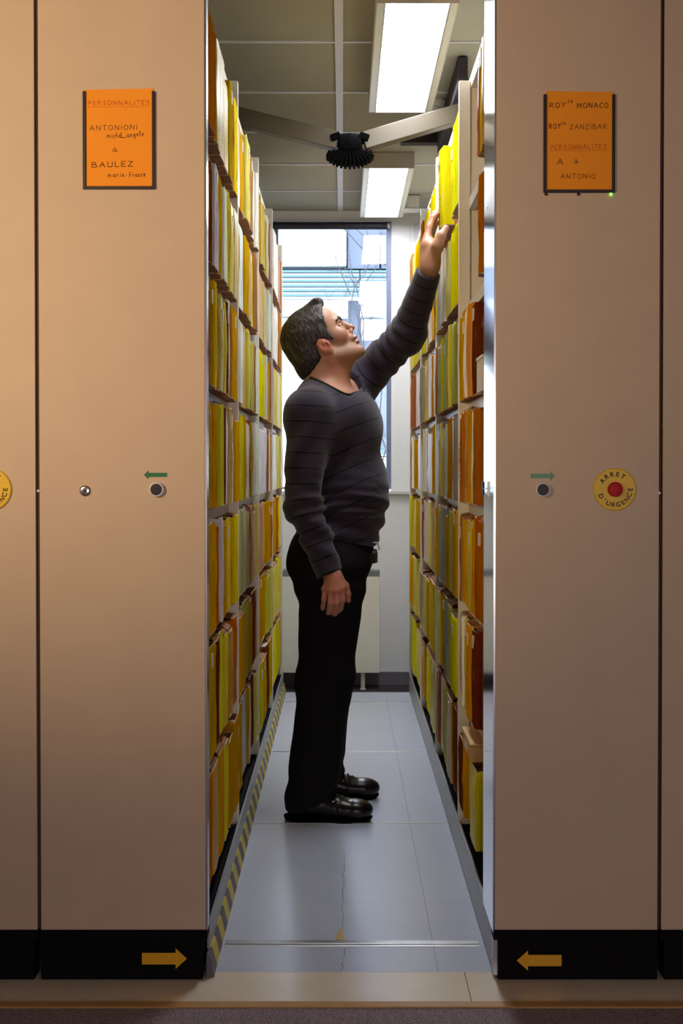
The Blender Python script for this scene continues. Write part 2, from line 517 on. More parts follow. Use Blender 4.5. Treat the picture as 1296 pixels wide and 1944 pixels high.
b.box((WX1 + .125, YW - .004, WZ1 - .10), (WX1 + .21, YW, WZ1 - .01), 0)
b.build('wall_strip', M['wall'], wf)
b = MB(); b.box((-1.1, YW - .03, WZ0 - .028), (1.1, YW, WZ0 - .012))
struct(b.build('trim_6', M['shelf'], bevel=.002), 'window sill ledge')
b = MB(); b.box((-1.1, YW - .014, -.032), (1.1, YW, .040))
struct(b.build('baseboard_front', M['baseb']), 'grey baseboard under the window')
# window
win = bpy.data.objects.new('window_1', None); COL.objects.link(win); win.location = ((WX0 + WX1) / 2, YW, WZ0)
struct(win, 'tall window at the end of the aisle')
def wloc(mb, name, mat, bevel=0):
    return mb.build(name, mat, win, bevel=bevel, origin=None)
b = MB(); o = Vector(win.location)
def wb(lo, hi): b.box(Vector(lo) - o, Vector(hi) - o)
wb((WX0, YW + .03, WZ0), (WX0 + .035, YW + .09, WZ1)); wb((WX1 - .026, YW + .005, WZ0), (WX1, YW + .09, WZ1))
wb((WX0, YW + .03, WZ0), (WX1, YW + .09, WZ0 + .012)); wb((WX0, YW + .03, WZ1 - .03), (WX1, YW + .09, WZ1))
wloc(b, 'window_frame', M['frame_blue'], .002)
b = MB(); wb((WX0 + .035, YW + .055, WZ0 + .012), (WX1 - .026, YW + .061, WZ1 - .03))
wloc(b, 'pane', M['glass'])
# roller blind rolled up at the window head
bl = empty('roller_blind', (0, YW - .03, 2.555), 'dark roller blind rolled up along the top of the window', 'blind')
b = MB(); b.lathe([(0.008, -0.39), (.021, -.39), (0.021, 0.252), (.008, .252)], (0, 0, 0), 'x', 18); b.build('roll', M['dark_trim'], bl)
b = MB(); b.lathe([(0.004, 0.252), (.013, .253), (0.013, 0.262), (.004, .263)], (0, 0, 0), 'x', 14); b.build('end_cap', M['ring_white'], bl)
for xa in (.264, -.396):
    b = MB(); b.box((xa, -.012, -.024), (xa + .004, .030, .026)); b.build('bracket', M['frame_blue'], bl)

# radiator under the window
rx0, rx1 = at(470, 1090, 7.30).x, at(720, 1090, 7.30).x
rd = empty('radiator', (0, 4.25, -.032), 'cream panel radiator on a short leg under the window', 'radiator')
z0, z1 = at(0, 1280, 7.2).z + .032, at(0, 1096, 7.2).z + .032
b = MB(); b.box((rx0, -.06, z0), (rx1, .06, z1)); b.build('panel', M['radiator'], rd, bevel=.004)
b = MB()
b.box((rx0, -.058, z1 + .001), (rx1, .06, z1 + .032))
for k in range(22): b.box((rx0 + .01 + k * (rx1 - rx0 - .02) / 22, -.05, z1 + .032), (rx0 + .018 + k * (rx1 - rx0 - .02) / 22, .05, z1 + .036))
b.build('grille', M['grille'], rd)
for ux in (689, 500):
    b = MB(); x = at(ux, 1295, 7.2).x; b.lathe([(.016, 0), (.016, .004), (.0125, .008), (.0125, z0 - .001)], (x, -.02, 0), 'z', 16); b.build('leg', M['radiator'], rd, smooth=False)
b = MB()
for k in range(16): b.box((.205, 4.0 + .010 * 2.1 * k, -.030), (.40, 4.0 + .010 * 2.1 * k + .012, -.022))
b.box((.205, 4.0, -.0315), (.40, 4.34, -.029))
tag(b.build('floor_grating', M['mat']), 'dark ribbed floor grating below the radiator end', 'grating')

# ---------------------------------------------------------------- ceiling fittings
def lamp(near, label):
    y0, y1, x0, x1, zb = near
    L = empty('ceiling_light', ((x0 + x1) / 2, (y0 + y1) / 2, ZC), label, 'ceiling light', 'fluorescent ceiling lights above the aisle')
    w = (x1 - x0) / 2; l = (y1 - y0) / 2; h = ZC - zb
    b = MB()
    t = .004
    b.box((-w, -l, -h), (w, -l + t, -.001)); b.box((-w, l - t, -h), (w, l, -.001))
    b.box((-w, -l + t, -h), (-w + t, l - t, -.001)); b.box((w - t, -l + t, -h), (w, l - t, -.001))
    b.box((-w + t, -l + t, -.012), (w - t, l - t, -.001))
    b.build('housing', M['housing'], L)
    b = MB()
    for sx in (-1, 1):
        xa, xb = sorted((sx * (w - t), sx * (w - .028)))
        b.prism([(xa, -h), (xb, -h), (xb, -h + .004), (xa, -h + .004)], 1, -l + t, l - t)
        xi = sx * (w - .028)
        b.prism([(xi, -h), (xi + sx * .003, -h), (xi - sx * .012, -h + .03), (xi - sx * .015, -h + .03)], 1, -l + t, l - t)
    b.build('side_reflector', M['lamp_rim'], L)
    b = MB(); b.box((-w + .030, -l + t + .002, -h + .006), (w - .030, l - t - .002, -h + .012)); b.build('diffuser', M['diffuser'], L)
    return L
lamp((0.875, 2.075, .100, .346, 2.570), 'bright fluorescent ceiling light closest to the aisle mouth, above the folding arm')
lamp((3.02, 4.20, .095, .330, 2.570), 'bright fluorescent ceiling light at the far end, close to the window')

sd = empty('smoke_detector', tuple(at(822, 205, 5.21).xy) + (ZC,), 'small round white smoke detector on the ceiling behind the first lamp', 'smoke detector')
b = MB(); b.lathe([(.050, 0), (.052, -.012), (.046, -.03), (.044, -.034)], (0, 0, 0), 'z', 28); b.build('base', M['white_plastic'], sd)
b = MB()
for k in range(4):
    b.lathe([(.036 - .003 * k, -.035 - .007 * k), (.040 - .003 * k, -.036 - .007 * k), (.038 - .003 * k, -.039 - .007 * k), (.03 - .003 * k, -.0405 - .007 * k)], (0, 0, 0), 'z', 24)
b.build('sensor_head', M['white_plastic'], sd)
b = MB(); b.box((.405, 1.60, ZC - .105), (.44, 2.60, ZC - .0065)); b.box((.25, 2.60, ZC - .06), (.44, 2.66, ZC - .0065))
tag(b.build('cable_duct', M['mat'], bevel=.003), 'dark boxed cable duct under the ceiling beside the smoke detector', 'duct')
p1 = at(783, 388, 7.0)
b = MB(); b.box((p1.x - .035, p1.y, p1.z - .02), (p1.x + .035, p1.y + .10, ZC - .004)); b.box((p1.x - .04, p1.y - .004, p1.z - .026), (p1.x + .04, p1.y + .102, p1.z - .02))
tag(b.build('junction_box', M['white_plastic'], bevel=.002), 'small white junction box high up near the window', 'junction box')

# folding cable arm with a black bellows joint spanning the aisle
DA = 4.85
arm = empty('folding_cable_arm', tuple(at(664, 282, DA)), 'beige folding cable arm with black bellows joint spanning the aisle overhead', 'cable arm')
o = Vector(arm.location)
def chan(uv0, uv1, name):
    a = at(uv0[0], uv0[1], DA) - o; c = at(uv1[0], uv1[1], DA) - o
    d = (c - a); L = d.length; d.normalize()
    yax = Vector((0, 1, 0)); zax = d.cross(yax) * -1
    if zax.z < 0: zax = -zax
    Mx = Matrix((( d.x, yax.x, zax.x, a.x), (d.y, yax.y, zax.y, a.y), (d.z, yax.z, zax.z, a.z), (0, 0, 0, 1)))
    b = MB(); b.box((0, -.030, -.032), (L, .030, .032), 0, Mx)
    return b.build(name, M['arm_beige'], arm, bevel=.003)
chan((394, 208), (642, 270), 'arm')
chan((888, 212), (690, 270), 'arm')
b = MB()
b.lathe([(.02, -.045), (.046, -.040), (.050, 0), (.046, .040), (.02, .045)], (0, 0, .006), 'x', 20)
for k in range(-6, 7):
    a = k / 6.0 * 1.12
    cx, cz = .062 * math.sin(a) * 1.05, -.010 - .030 * math.cos(a)
    Mx = Matrix.Translation((cx, 0, cz)) @ Matrix.Rotation(-a, 4, 'Y')
    b.box((-.0045, -.042, -.028), (.0045, .042, .024), 0, Mx)
    b.box((-.0075, -.034, -.022), (.0075, .034, .010), 0, Mx)
for s in (-1, 1):
    Mx = Matrix.Translation((s * .052, 0, .036)) @ Matrix.Rotation(s * .35, 4, 'Y')
    b.box((-.018, -.040, -.012), (.018, .040, .012), 0, Mx)
    for q in range(3):
        Mx = Matrix.Translation((s * (.046 + .014 * q), 0, -.026 - .001 * q)) @ Matrix.Rotation(s * -.5, 4, 'Y')
        b.box((-.010, -.04, -.012), (.010, .04, .012), 0, Mx)
bel = b.build('bellows', M['rubber'], arm, bevel=.003)

# ---------------------------------------------------------------- mobile shelving units
LEV = [0.172, 0.480, 0.787, 1.088, 1.391, 1.695, 2.010]     # tops of the shelves
UPR = [0.985, 1.970, 2.955]                                 # aisle uprights between bays (depth)

def text_mesh(ch, size, mat, name, parent, Mx):
    c = bpy.data.curves.new('t', 'FONT'); c.body = ch; c.size = size; c.align_x = 'CENTER'; c.extrude = 0.0003; c.offset = 0.0004
    ob = bpy.data.objects.new('t', c); COL.objects.link(ob)
    dg = bpy.context.evaluated_depsgraph_get(); dg.update()
    me = bpy.data.meshes.new_from_object(ob.evaluated_get(dg))
    me.transform(Mx)
    bpy.data.objects.remove(ob); bpy.data.curves.remove(c)
    return me
def join_meshes(mes, name, mat, parent):
    b = MB()
    for me in mes:
        b.add([v.co[:] for v in me.vertices], [tuple(p_.vertices) for p_ in me.polygons])
        bpy.data.meshes.remove(me)
    return b.build(name, mat, parent)

def fpx(u, v):
    """x, z on the front plane y = 0 for a photo pixel"""
    p_ = at(u, v, 3.05); return p_.x, p_.z

def disc(mb, c, r, y0, y1, n=36):
    mb.lathe([(r * .96, y0), (r, y0 + (y1 - y0) * .25), (r, y1)] if y0 < y1 else [(r, y0), (r, y1)], (c[0], 0, c[1]), 'y', n)

def arrow(mb, u0, u1, v0, v1, right, y0, y1, head=.32, shaft=.22):
    xa, zb = fpx(u0, v1); xb, zt = fpx(u1, v0)
    zm = (zb + zt) / 2; h = zt - zb; L = xb - xa; hl = L * head; s = h * (0.5 - shaft)
    if right: P = [(xa, zm - s), (xb - hl, zm - s), (xb - hl, zb), (xb, zm), (xb - hl, zt), (xb - hl, zm + s), (xa, zm + s)]
    else: P = [(xb, zm + s), (xa + hl, zm + s), (xa + hl, zt), (xa, zm), (xa + hl, zb), (xa + hl, zm - s), (xb, zm - s)]
    mb.prism(P, 1, y0, y1)

def emergency(cx, cz, parent):
    e = bpy.data.objects.new('emergency_stop', None); COL.objects.link(e); e.parent = parent; e.location = (cx, -.0005, cz)
    e['label'] = 'round yellow emergency stop plate with red push button'
    b = MB(); b.lathe([(.047, -.0045), (.0492, -.003), (.0492, 0)], (0, 0, 0), 'y', 48); b.build('plate', M['yellow_plate'], e)
    b = MB(); b.lathe([(.006, -.0175), (.0150, -.0165), (.0172, -.013), (.0172, -.009), (.013, -.007), (.013, -.005)], (0, 0, 0), 'y', 32); b.build('push_button', M['red'], e, smooth=False)
    mes = []
    R = .0355
    def ring(txt, a0, a1, top):
        n = len(txt)
        for i, ch in enumerate(txt):
            a = math.radians(a0 + (a1 - a0) * i / (n - 1))
            rr = R - .0052 if top else R + .0052
            x, z = rr * math.cos(a), rr * math.sin(a)
            rot = a - PI / 2 if top else a + PI / 2
            Mx = Matrix.Translation((x, -.0048, z)) @ Matrix.Rotation(-rot, 4, 'Y') @ Matrix.Rotation(PI / 2, 4, 'X')
            mes.append(text_mesh(ch, .0150, None, '', None, Mx))
    ring('ARRET', 146, 58, True)
    join_meshes(mes, 'lettering', M['plate_text'], e)
    mes.clear()
    ring("D'URGENCE", 206, 359, False)
    join_meshes(mes, 'lettering', M['plate_text'], e)
    return e

def unit(name, side, x_in, x_out, y_panel, label, first):
    """side +1: the unit left of the aisle (its aisle face looks to +x); -1: the unit right of it."""
    U = empty(name, ((x_in + x_out) / 2, 0, 0), label, 'shelving unit', 'mobile shelving units in a row')
    o = Vector(U.location)
    def B(lo, hi, mb):
        mb.box((min(lo[0], hi[0]) - o.x, lo[1], lo[2]), (max(lo[0], hi[0]) - o.x, hi[1], hi[2]))
    s = side
    # end panel and its edge profile
    b = MB(); B((x_in - s * .004, 0, .116), (x_out, .022, TOP), b); b.build('end_panel', M['panel'], U, bevel=.0015)
    b = MB(); B((x_in - s * .012, -.0, .0), (x_out, .05, .094), b); B((x_in - s * .001, -.004, .094), (x_out, .05, .115), b)
    b.build('plinth', M['plinth'], U)
    b = MB()
    B((x_out - s * .0006, .002, .116), (x_out - s * .004, .022, TOP), b)
    b.build('gap_strip', M['panel_edge'], U)
    return U, B, o

def aisle_unit(name, side, x_in, x_out, label, edge_depth):
    U, B, o = unit(name, side, x_in, x_out, 0, label, True)
    s = side
    if edge_depth > .1:
        b = MB(); B((x_in, .002, .108), (x_in - s * .004, edge_depth, TOP), b); b.build('side_profile', M['mirror_steel'], U)
        b = MB(); B((x_in + s * .0005, .0005, .116), (x_in - s * .0038, .003, TOP), b); b.build('edge_strip', M['alu'], U)
        b = MB(); z = .0
        zc = at(912, 927, 3.27).z
        B((x_in + s * .002, edge_depth + .001, zc - .017), (x_in - s * .03, edge_depth + .03, zc + .017), b); b.build('latch_block', M['black'], U)
        b = MB(); B((x_in + s * .003, .10, zc - .0008), (x_in + s * .0002, edge_depth, zc + .0008), b); B((x_in + s * .003, .112, zc - .018), (x_in + s * .0002, .116, zc + .018), b)
        b.build('latch_bar', M['steel'], U)
        b = MB(); c = at(927, 395, 3.2); b.lathe([(.0025, -.001), (.0025, .002)], (x_in - o.x, .15, c.z), 'x', 12); b.build('screw', M['steel'], U)
    else:
        b = MB()
        B((x_in + s * .0005, .0005, .116), (x_in - s * .0038, .012, TOP), b)
        B((x_in, .016, .116), (x_in - s * .004, edge_depth, TOP), b)
        b.build('edge_strip', M['alu'], U)
    # uprights: thin full depth walls with a front post
    d_in = x_in - s * .004
    back = x_out + s * .016
    for k, y in enumerate(UPR + [YE - .03]):
        b = MB()
        w = .012
        B((d_in - s * .03, y - .004, .10), (back, y + .004, TOP - .03), b)
        B((d_in, y - w, .10), (d_in - s * .034, y + w, TOP - .03), b)
        b.build('upright', M['cream'], U, bevel=.0012)
    b = MB(); B((back + s * -.001, .03, .10), (back - s * .012, YE - .02, TOP - .03), b); b.build('back_panel', M['cream'], U)
    b = MB(); B((d_in - s * .036, .024, TOP - .05), (back, YE - .02, TOP - .012), b); b.build('top_panel', M['cream'], U)
    # shelves, bay by bay
    ys = [edge_depth + .002 if edge_depth < .1 else .024] + UPR + [YE - .03]
    for q in range(4):
        ya, yb = ys[q] + (.013 if q else 0), ys[q + 1] - .013
        for z in LEV:
            b = MB()
            xf = x_in - s * .034
            B((xf, ya, z - .004), (back - s * 0, yb, z), b)
            B((xf, ya, z - .032), (xf - s * .003, yb, z - .004), b)
            B((xf - s * .003, ya, z - .032), (xf - s * .02, yb, z - .029), b)
            b.build('shelf', M['shelf'], U)
    # base beam along the aisle
    b = MB()
    if s > 0:
        B((x_in + .000, .052, .052), (x_in - .007, YE, .110), b); b.build('base_beam', M['base_grey'], U, bevel=.002)
        b = MB(); xx = x_in - o.x; b.prism([(xx + .014, .001), (xx - .004, .001), (xx - .004, .052), (xx + .0015, .052), (xx + .0050, .046)], 1, .014, YE); b.build('hazard_tape', M['hazard'], U)
    else:
        B((x_in + .004, .052, .004), (x_in + .012, YE, .109), b); b.build('base_beam', M['base_grey'], U, bevel=.002)
        b = MB(); B((x_in + .002, .012, .004), (x_in + .03, .052, .112), b); b.build('beam_end', M['steel'], U, bevel=.002)
    b = MB(); B((x_in - s * .016, .06, .0), (x_out, YE - .05, .09), b); b.build('carriage', M['plinth'], U)
    return U

UL = aisle_unit('mobile_shelving_unit', +1, XL, -0.702, 'beige mobile shelving unit with lock, green arrow and hazard tape along its foot', .045)
UR = aisle_unit('mobile_shelving_unit', -1, XR, 0.733, 'beige mobile shelving unit with emergency stop beside its black button and mirror-bright edge', .220)
def outer(side, x_in, x_out, label):
    U, B, o = unit('mobile_shelving_unit', side, x_in, x_out, 0, label, False)
    b = MB(); B((x_in - side * .002, .024, .10), (x_out, YE, TOP - .01), b); b.build('carcass', M['cream'], U)
    return U
UOL = outer(+1, -0.7065, -1.095, 'beige mobile shelving unit cut off by the picture edge, its yellow stop plate half seen')
UOR = outer(-1, 0.7375, 1.125, 'plain beige mobile shelving unit cut off by the picture edge, no signs on it')

def part(U, mb, name, mat, bevel=0, label=None):
    ob = mb.build(name, mat, U, bevel=bevel)
    for v in ob.data.vertices: v.co.x -= U.location.x
    if label: ob['label'] = label
    return ob
b = MB(); arrow(b, 270, 355, 1799, 1838, True, -.0052, -.0042, .25); part(UL, b, 'direction_arrow', M['yellow_arrow'], label='yellow arrow on black plinth')
b = MB(); arrow(b, 980, 1065, 1803, 1841, False, -.0052, -.0042, .25); part(UR, b, 'direction_arrow', M['yellow_arrow'], label='yellow arrow on black plinth')
b = MB(); arrow(b, 273, 317, 893, 910, False, -.0008, -.0001, .20, .27); part(UL, b, 'button_arrow', M['green'], label='green arrow above the button')
b = MB(); arrow(b, 1007, 1053, 894, 913, True, -.0008, -.0001, .20, .27); part(UR, b, 'button_arrow', M['green_worn'], label='worn pale green arrow above the button')
for U, u, v in ((UL, 297.5, 929), (UR, 1029, 929.5)):
    x, z = fpx(u, v)
    b = MB(); b.lathe([(.0135, -.012), (.0163, -.011), (.0172, -.006), (.0172, -.0002)], (x, 0, z), 'y', 36); part(U, b, 'button_ring', M['ring_white'], label='white ring around the button')
    b = MB(); b.lathe([(.006, -.0135), (.0125, -.0132), (.0134, -.0125), (.0134, -.0121)], (x, 0, z), 'y', 32); part(U, b, 'push_button', M['button'])
x, z = fpx(161.5, 931.5)
b = MB(); b.lathe([(.0058, -.006), (.0095, -.0055), (.0126, -.003), (.0126, -.0002)], (x, 0, z), 'y', 32); part(UL, b, 'lock', M['chrome'])
b = MB(); b.lathe([(.001, -.0068), (.0030, -.0066), (.0030, -.0061)], (x, 0, z), 'y', 16); b.box((x - .0012, -.0066, z - .0065), (x + .0012, -.0061, z)); part(UL, b, 'keyhole', M['black'])
x, z = fpx(1166, 929); e = emergency(x - UR.location.x, z, UR)
x, z = fpx(-18, 929); e = emergency(x - UOL.location.x, z, UOL)
for U, u, v in ((UL, 73, 932), (UR, 1251, 936)):
    x, z = fpx(u, v)
    b = MB(); b.lathe([(.0028, -.003), (.0036, -.001), (.0036, .004)], (x, 0, z), 'y', 12); part(U, b, 'gap_pin', M['ring_white'])
# ================================================================ hand-lettered name signs
GL = {
 'A': (0.8, [[(0, 0), (.36, 1), (.75, 0)], [(.14, .36), (.62, .36)]]),
 'B': (0.7, [[(0, 0), (0, 1), (.42, .95), (.5, .76), (.4, .56), (0, .52)], [(.4, .54), (.62, .38), (.6, .12), (.42, 0), (0, 0)]]),
 'C': (0.65, [[(.62, .92), (.34, 1), (.08, .72), (.02, .4), (.12, .1), (.38, 0), (.62, .06)]]),
 'E': (0.6, [[(.56, 1), (0, .96), (0, 0), (.56, .02)], [(0, .5), (.46, .52)]]),
 'F': (0.6, [[(.62, 1), (0, .96), (0, 0)], [(0, .5), (.46, .53)]]),
 'L': (0.55, [[(0, 1), (0, 0), (.52, .02)]]),
 'I': (0.1, [[(.05, 0), (.05, .8)]]),
 'i': (0.16, [[(.05, 0), (.05, .8)], [(.05, 1.08), (.07, 1.14)]]),
 'M': (0.9, [[(0, 0), (.04, 1), (.42, .3), (.78, 1), (.86, 0)]]),
 'N': (0.75, [[(0, 0), (.03, 1), (.62, 0), (.68, 1)]]),
 'O': (0.8, [[(.36, 1), (.1, .82), (.02, .46), (.14, .1), (.38, 0), (.64, .14), (.74, .5), (.62, .86), (.36, 1)]]),
 'P': (0.6, [[(0, 0), (.02, 1), (.44, .96), (.54, .74), (.4, .52), (.02, .46)]]),
 'R': (0.66, [[(0, 0), (.02, 1), (.44, .96), (.54, .76), (.4, .54), (.02, .48)], [(.22, .5), (.6, 0)]]),
 'S': (0.58, [[(.54, .9), (.3, 1), (.06, .84), (.12, .6), (.44, .44), (.52, .2), (.32, 0), (.02, .08)]]),
 'T': (0.7, [[(0, 1), (.7, .98)], [(.35, 1), (.33, 0)]]),
 'U': (0.7, [[(0, 1), (.02, .14), (.14, .02), (.5, .02), (.6, .14), (.62, 1)]]),
 'Y': (0.7, [[(0, 1), (.32, .5), (.68, 1)], [(.32, .5), (.2, 0)]]),
 'Z': (0.68, [[(.04, 1), (.6, .98), (0, .02), (.66, 0)]]),
 'a': (0.55, [[(.46, .52), (.2, .56), (.02, .28), (.14, .02), (.36, .12), (.46, .5), (.44, .04), (.58, .02)]]),
 'à': (0.55, [[(.46, .52), (.2, .56), (.02, .28), (.14, .02), (.36, .12), (.46, .5), (.44, .04), (.62, .04)], [(.12, .82), (.40, .76)]]),
 'c': (0.42, [[(.4, .5), (.18, .54), (.02, .26), (.14, .02), (.42, .08)]]),
 'e': (0.45, [[(.04, .28), (.38, .34), (.32, .54), (.12, .5), (.03, .24), (.16, .02), (.46, .08)]]),
 'é': (0.45, [[(.04, .28), (.38, .34), (.32, .54), (.12, .5), (.03, .24), (.16, .02), (.46, .08)], [(.2, .72), (.42, .9)]]),
 'g': (0.5, [[(.44, .5), (.2, .55), (.03, .3), (.16, .06), (.38, .18), (.44, .5), (.42, -.28), (.22, -.4), (.06, -.26)]]),
 'h': (0.5, [[(.02, 0), (.06, 1)], [(.04, .36), (.24, .54), (.38, .42), (.4, 0)]]),
 'l': (0.24, [[(.02, .1), (.16, .9), (.1, 1), (.04, .8), (.06, .08), (.2, .02)]]),
 'm': (0.8, [[(.02, 0), (.06, .55)], [(.06, .4), (.24, .54), (.34, .4), (.34, 0)], [(.34, .38), (.54, .54), (.66, .4), (.66, 0)]]),
 'n': (0.5, [[(.02, 0), (.05, .54)], [(.05, .38), (.24, .54), (.38, .42), (.4, .02)]]),
 'o': (0.5, [[(.22, .54), (.04, .32), (.12, .04), (.32, .04), (.42, .3), (.3, .54), (.22, .54), (.5, .5)]]),
 'r': (0.42, [[(.02, 0), (.08, .54)], [(.06, .36), (.22, .54), (.4, .5)]]),
 't': (0.4, [[(.16, .95), (.12, .06), (.32, .02)], [(0, .62), (.36, .64)]]),
 'j': (0.2, [[(.08, 0), (.1, .52)], [(.1, .74), (.12, .8)]]),
 '-': (0.4, [[(.1, .3), (.3, .31)]]),
 ' ': (0.5, []),
}
def handwrite(mb, txt, u0, u1, v0, v1, cap, y, w=.00085, seed=1):
    """letters from photo column u0 to u1, baseline v0 -> v1, capitals cap px high"""
    rnd = random.Random(seed)
    gap = 0.30
    tot = sum(GL[c][0] + gap for c in txt) - gap
    pos = 0
    for c in txt:
        wd, strokes = GL[c]
        k = (u1 - u0) / tot
        jv = rnd.uniform(-.3, .3)
        for st in strokes:
            pts = []
            for (a, b_) in st:
                u = u0 + (pos + a) * k
                v = v0 + (v1 - v0) * (pos / tot) - b_ * cap + jv
                x, z = fpx(u, v)
                pts.append(Vector((x, z)))
            for i in range(len(pts) - 1):
                y -= 4e-6
                p_, q = pts[i], pts[i + 1]
                d = q - p_
                if d.length < 1e-6: continue
                d.normalize(); n = Vector((-d.y, d.x)) * w
                p2 = p_ - d * w * .7; q2 = q + d * w * .7
                P = [p2 - n, p2 + n, q2 + n, q2 - n]
                mb.add([(t.x, y, t.y) for t in P], [(0, 1, 2, 3)])
        pos += wd + gap
def name_sign(label, hold, card, lines, faded, leds=None):
    u0, v0, u1, v1 = hold
    xa, zb = fpx(u0, v1); xb, zt = fpx(u1, v0)
    S = empty('name_sign', ((xa + xb) / 2, -.0002, zb), label, 'sign', 'name signs on the end panels')
    o = Vector(S.location)
    def put(mb, name, mat, bevel=0, **kw):
        ob = mb.build(name, mat, S, bevel=bevel)
        for v in ob.data.vertices: v.co -= o
        return ob
    t = .0072
    b = MB()
    b.box((xa, -.006, zb), (xa + t, -.0005, zt)); put(b, 'side_rail', M['holder'], .0008)
    b = MB(); b.box((xb - t, -.006, zb), (xb, -.0005, zt)); put(b, 'side_rail', M['holder'], .0008)
    b = MB(); b.box((xa + t, -.006, zb), (xb - t, -.0005, zb + t)); put(b, 'bottom_rail', M['holder'], .0008)
    c0, w0, c1, w1, tilt = card
    xc0, _ = fpx(c0, w0); xc1, zc1 = fpx(c1, w1); zl = zb + t * .5
    _, zl0 = fpx(c0, w0 + tilt)
    b = MB()
    P = [(xc0, zl), (xc1, zl), (xc1, zc1), (xc0, zl0)]
    b.prism(P, 1, -.0024, -.0012); put(b, 'card', M['orange_card'])
    for i, L in enumerate(lines):
        b = MB(); handwrite(b, *L, -.0026, .0008 if L[0].isupper() else .0006, seed=i)
        put(b, 'handwriting', M['ink'], label='dark handwriting')
    for i, L in enumerate(faded):
        b = MB()
        if L[0] == '_':
            (x0, z0), (x1, z1) = fpx(L[1], L[3]), fpx(L[2], L[4])
            b.add([(x0, -.0026, z0 - .0004), (x1, -.0026, z1 - .0004), (x1, -.0026, z1 + .0004), (x0, -.0026, z0 + .0004)], [(0, 1, 2, 3)])
        else: handwrite(b, *L, -.0026, .0007, seed=i + 9)
        put(b, 'heading', M['faded_ink'], label='faded heading')
    if leds:
        for k, (u, v) in enumerate(leds):
            x, z = fpx(u, v)
            b = MB(); b.lathe([(.0018, -.005), (.0030, -.004), (.0034, -.0022), (.0034, -.0003)], (x, 0, z), 'y', 16)
            put(b, 'indicator_light', M['led'] if k == 2 else M['black']);
    return S
name_sign('orange card in a dark holder on the unit with the lock, handwritten name list', (158, 174, 294.5, 360), (160, 168, 291, 168.5, 3),
    [('ANTONiONi', 171, 261, 248, 246, 9), ('m', 203, 210, 262, 262, 9), ('jche', 212, 229, 262, 262, 9.5), ('L', 230, 239, 262, 262, 10), ('angelo', 241, 273, 261, 258, 9),
     ('à', 214, 222, 288.5, 288, 9), ('BAULEZ', 175, 253, 318, 316, 9.5), ('marje', 205, 236, 337, 336, 9.5), ('-', 238, 242, 336, 336, 9), ('France', 246, 276, 337, 335, 9.5)],
    [('PERSONNALiTES', 168.5, 284, 200.5, 199, 8), ('_', 166, 284, 204, 202.5)])
name_sign('darker orange card in a black holder above the green indicator light', (1030.5, 180, 1167, 366.5), (1036, 173.5, 1163, 175, 0),
    [('ROY', 1043, 1073, 205, 204, 9.5), ('té', 1077, 1086, 196.5, 195, 7), ('MONACO', 1095, 1154, 205.5, 205, 9.5),
     ('ROY', 1042, 1064, 245, 244, 9), ('te', 1065.5, 1073, 238, 237, 7), ('ZANZiBAR', 1081, 1151, 245.5, 245, 9),
     ('A', 1057, 1069, 312, 311.5, 9.5), ('à', 1089, 1096, 310.5, 310.5, 9), ('ANTONiO', 1063.5, 1130, 339.5, 339, 8.5)],
    [('PERSONNALiTES', 1044, 1150, 284.5, 283, 8.5), ('_', 1041, 1156, 286.5, 286)],
    leds=[(1036, 369), (1097.5, 369), (1159, 369)])

# ================================================================ folders
CODE = {
 'Y': ((230, 222, 8), 'bright yellow'), 'L': ((212, 196, 44), 'lemon yellow'), 'C': ((208, 190, 110), 'cream'), 'W': ((232, 230, 224), 'white'),
 'M': ((200, 148, 10), 'mustard yellow'), 'O': ((180, 100, 18), 'orange brown'), 'B': ((152, 104, 60), 'tan brown'), 'G': ((168, 163, 144), 'greyish'),
 'P': ((194, 192, 108), 'pale green yellow'), 'K': ((108, 56, 26), 'dark brown'),
}
ROWW = ['bottom row', 'sixth row down', 'fifth row down', 'fourth row down', 'third row down', 'second row down', 'top row']
ORD = ['first', 'second', 'third', 'fourth', 'fifth', 'sixth', 'seventh', 'eighth', 'ninth', 'tenth', 'eleventh', 'twelfth']
BAY = ['first bay', 'second bay', 'third bay', 'last bay']

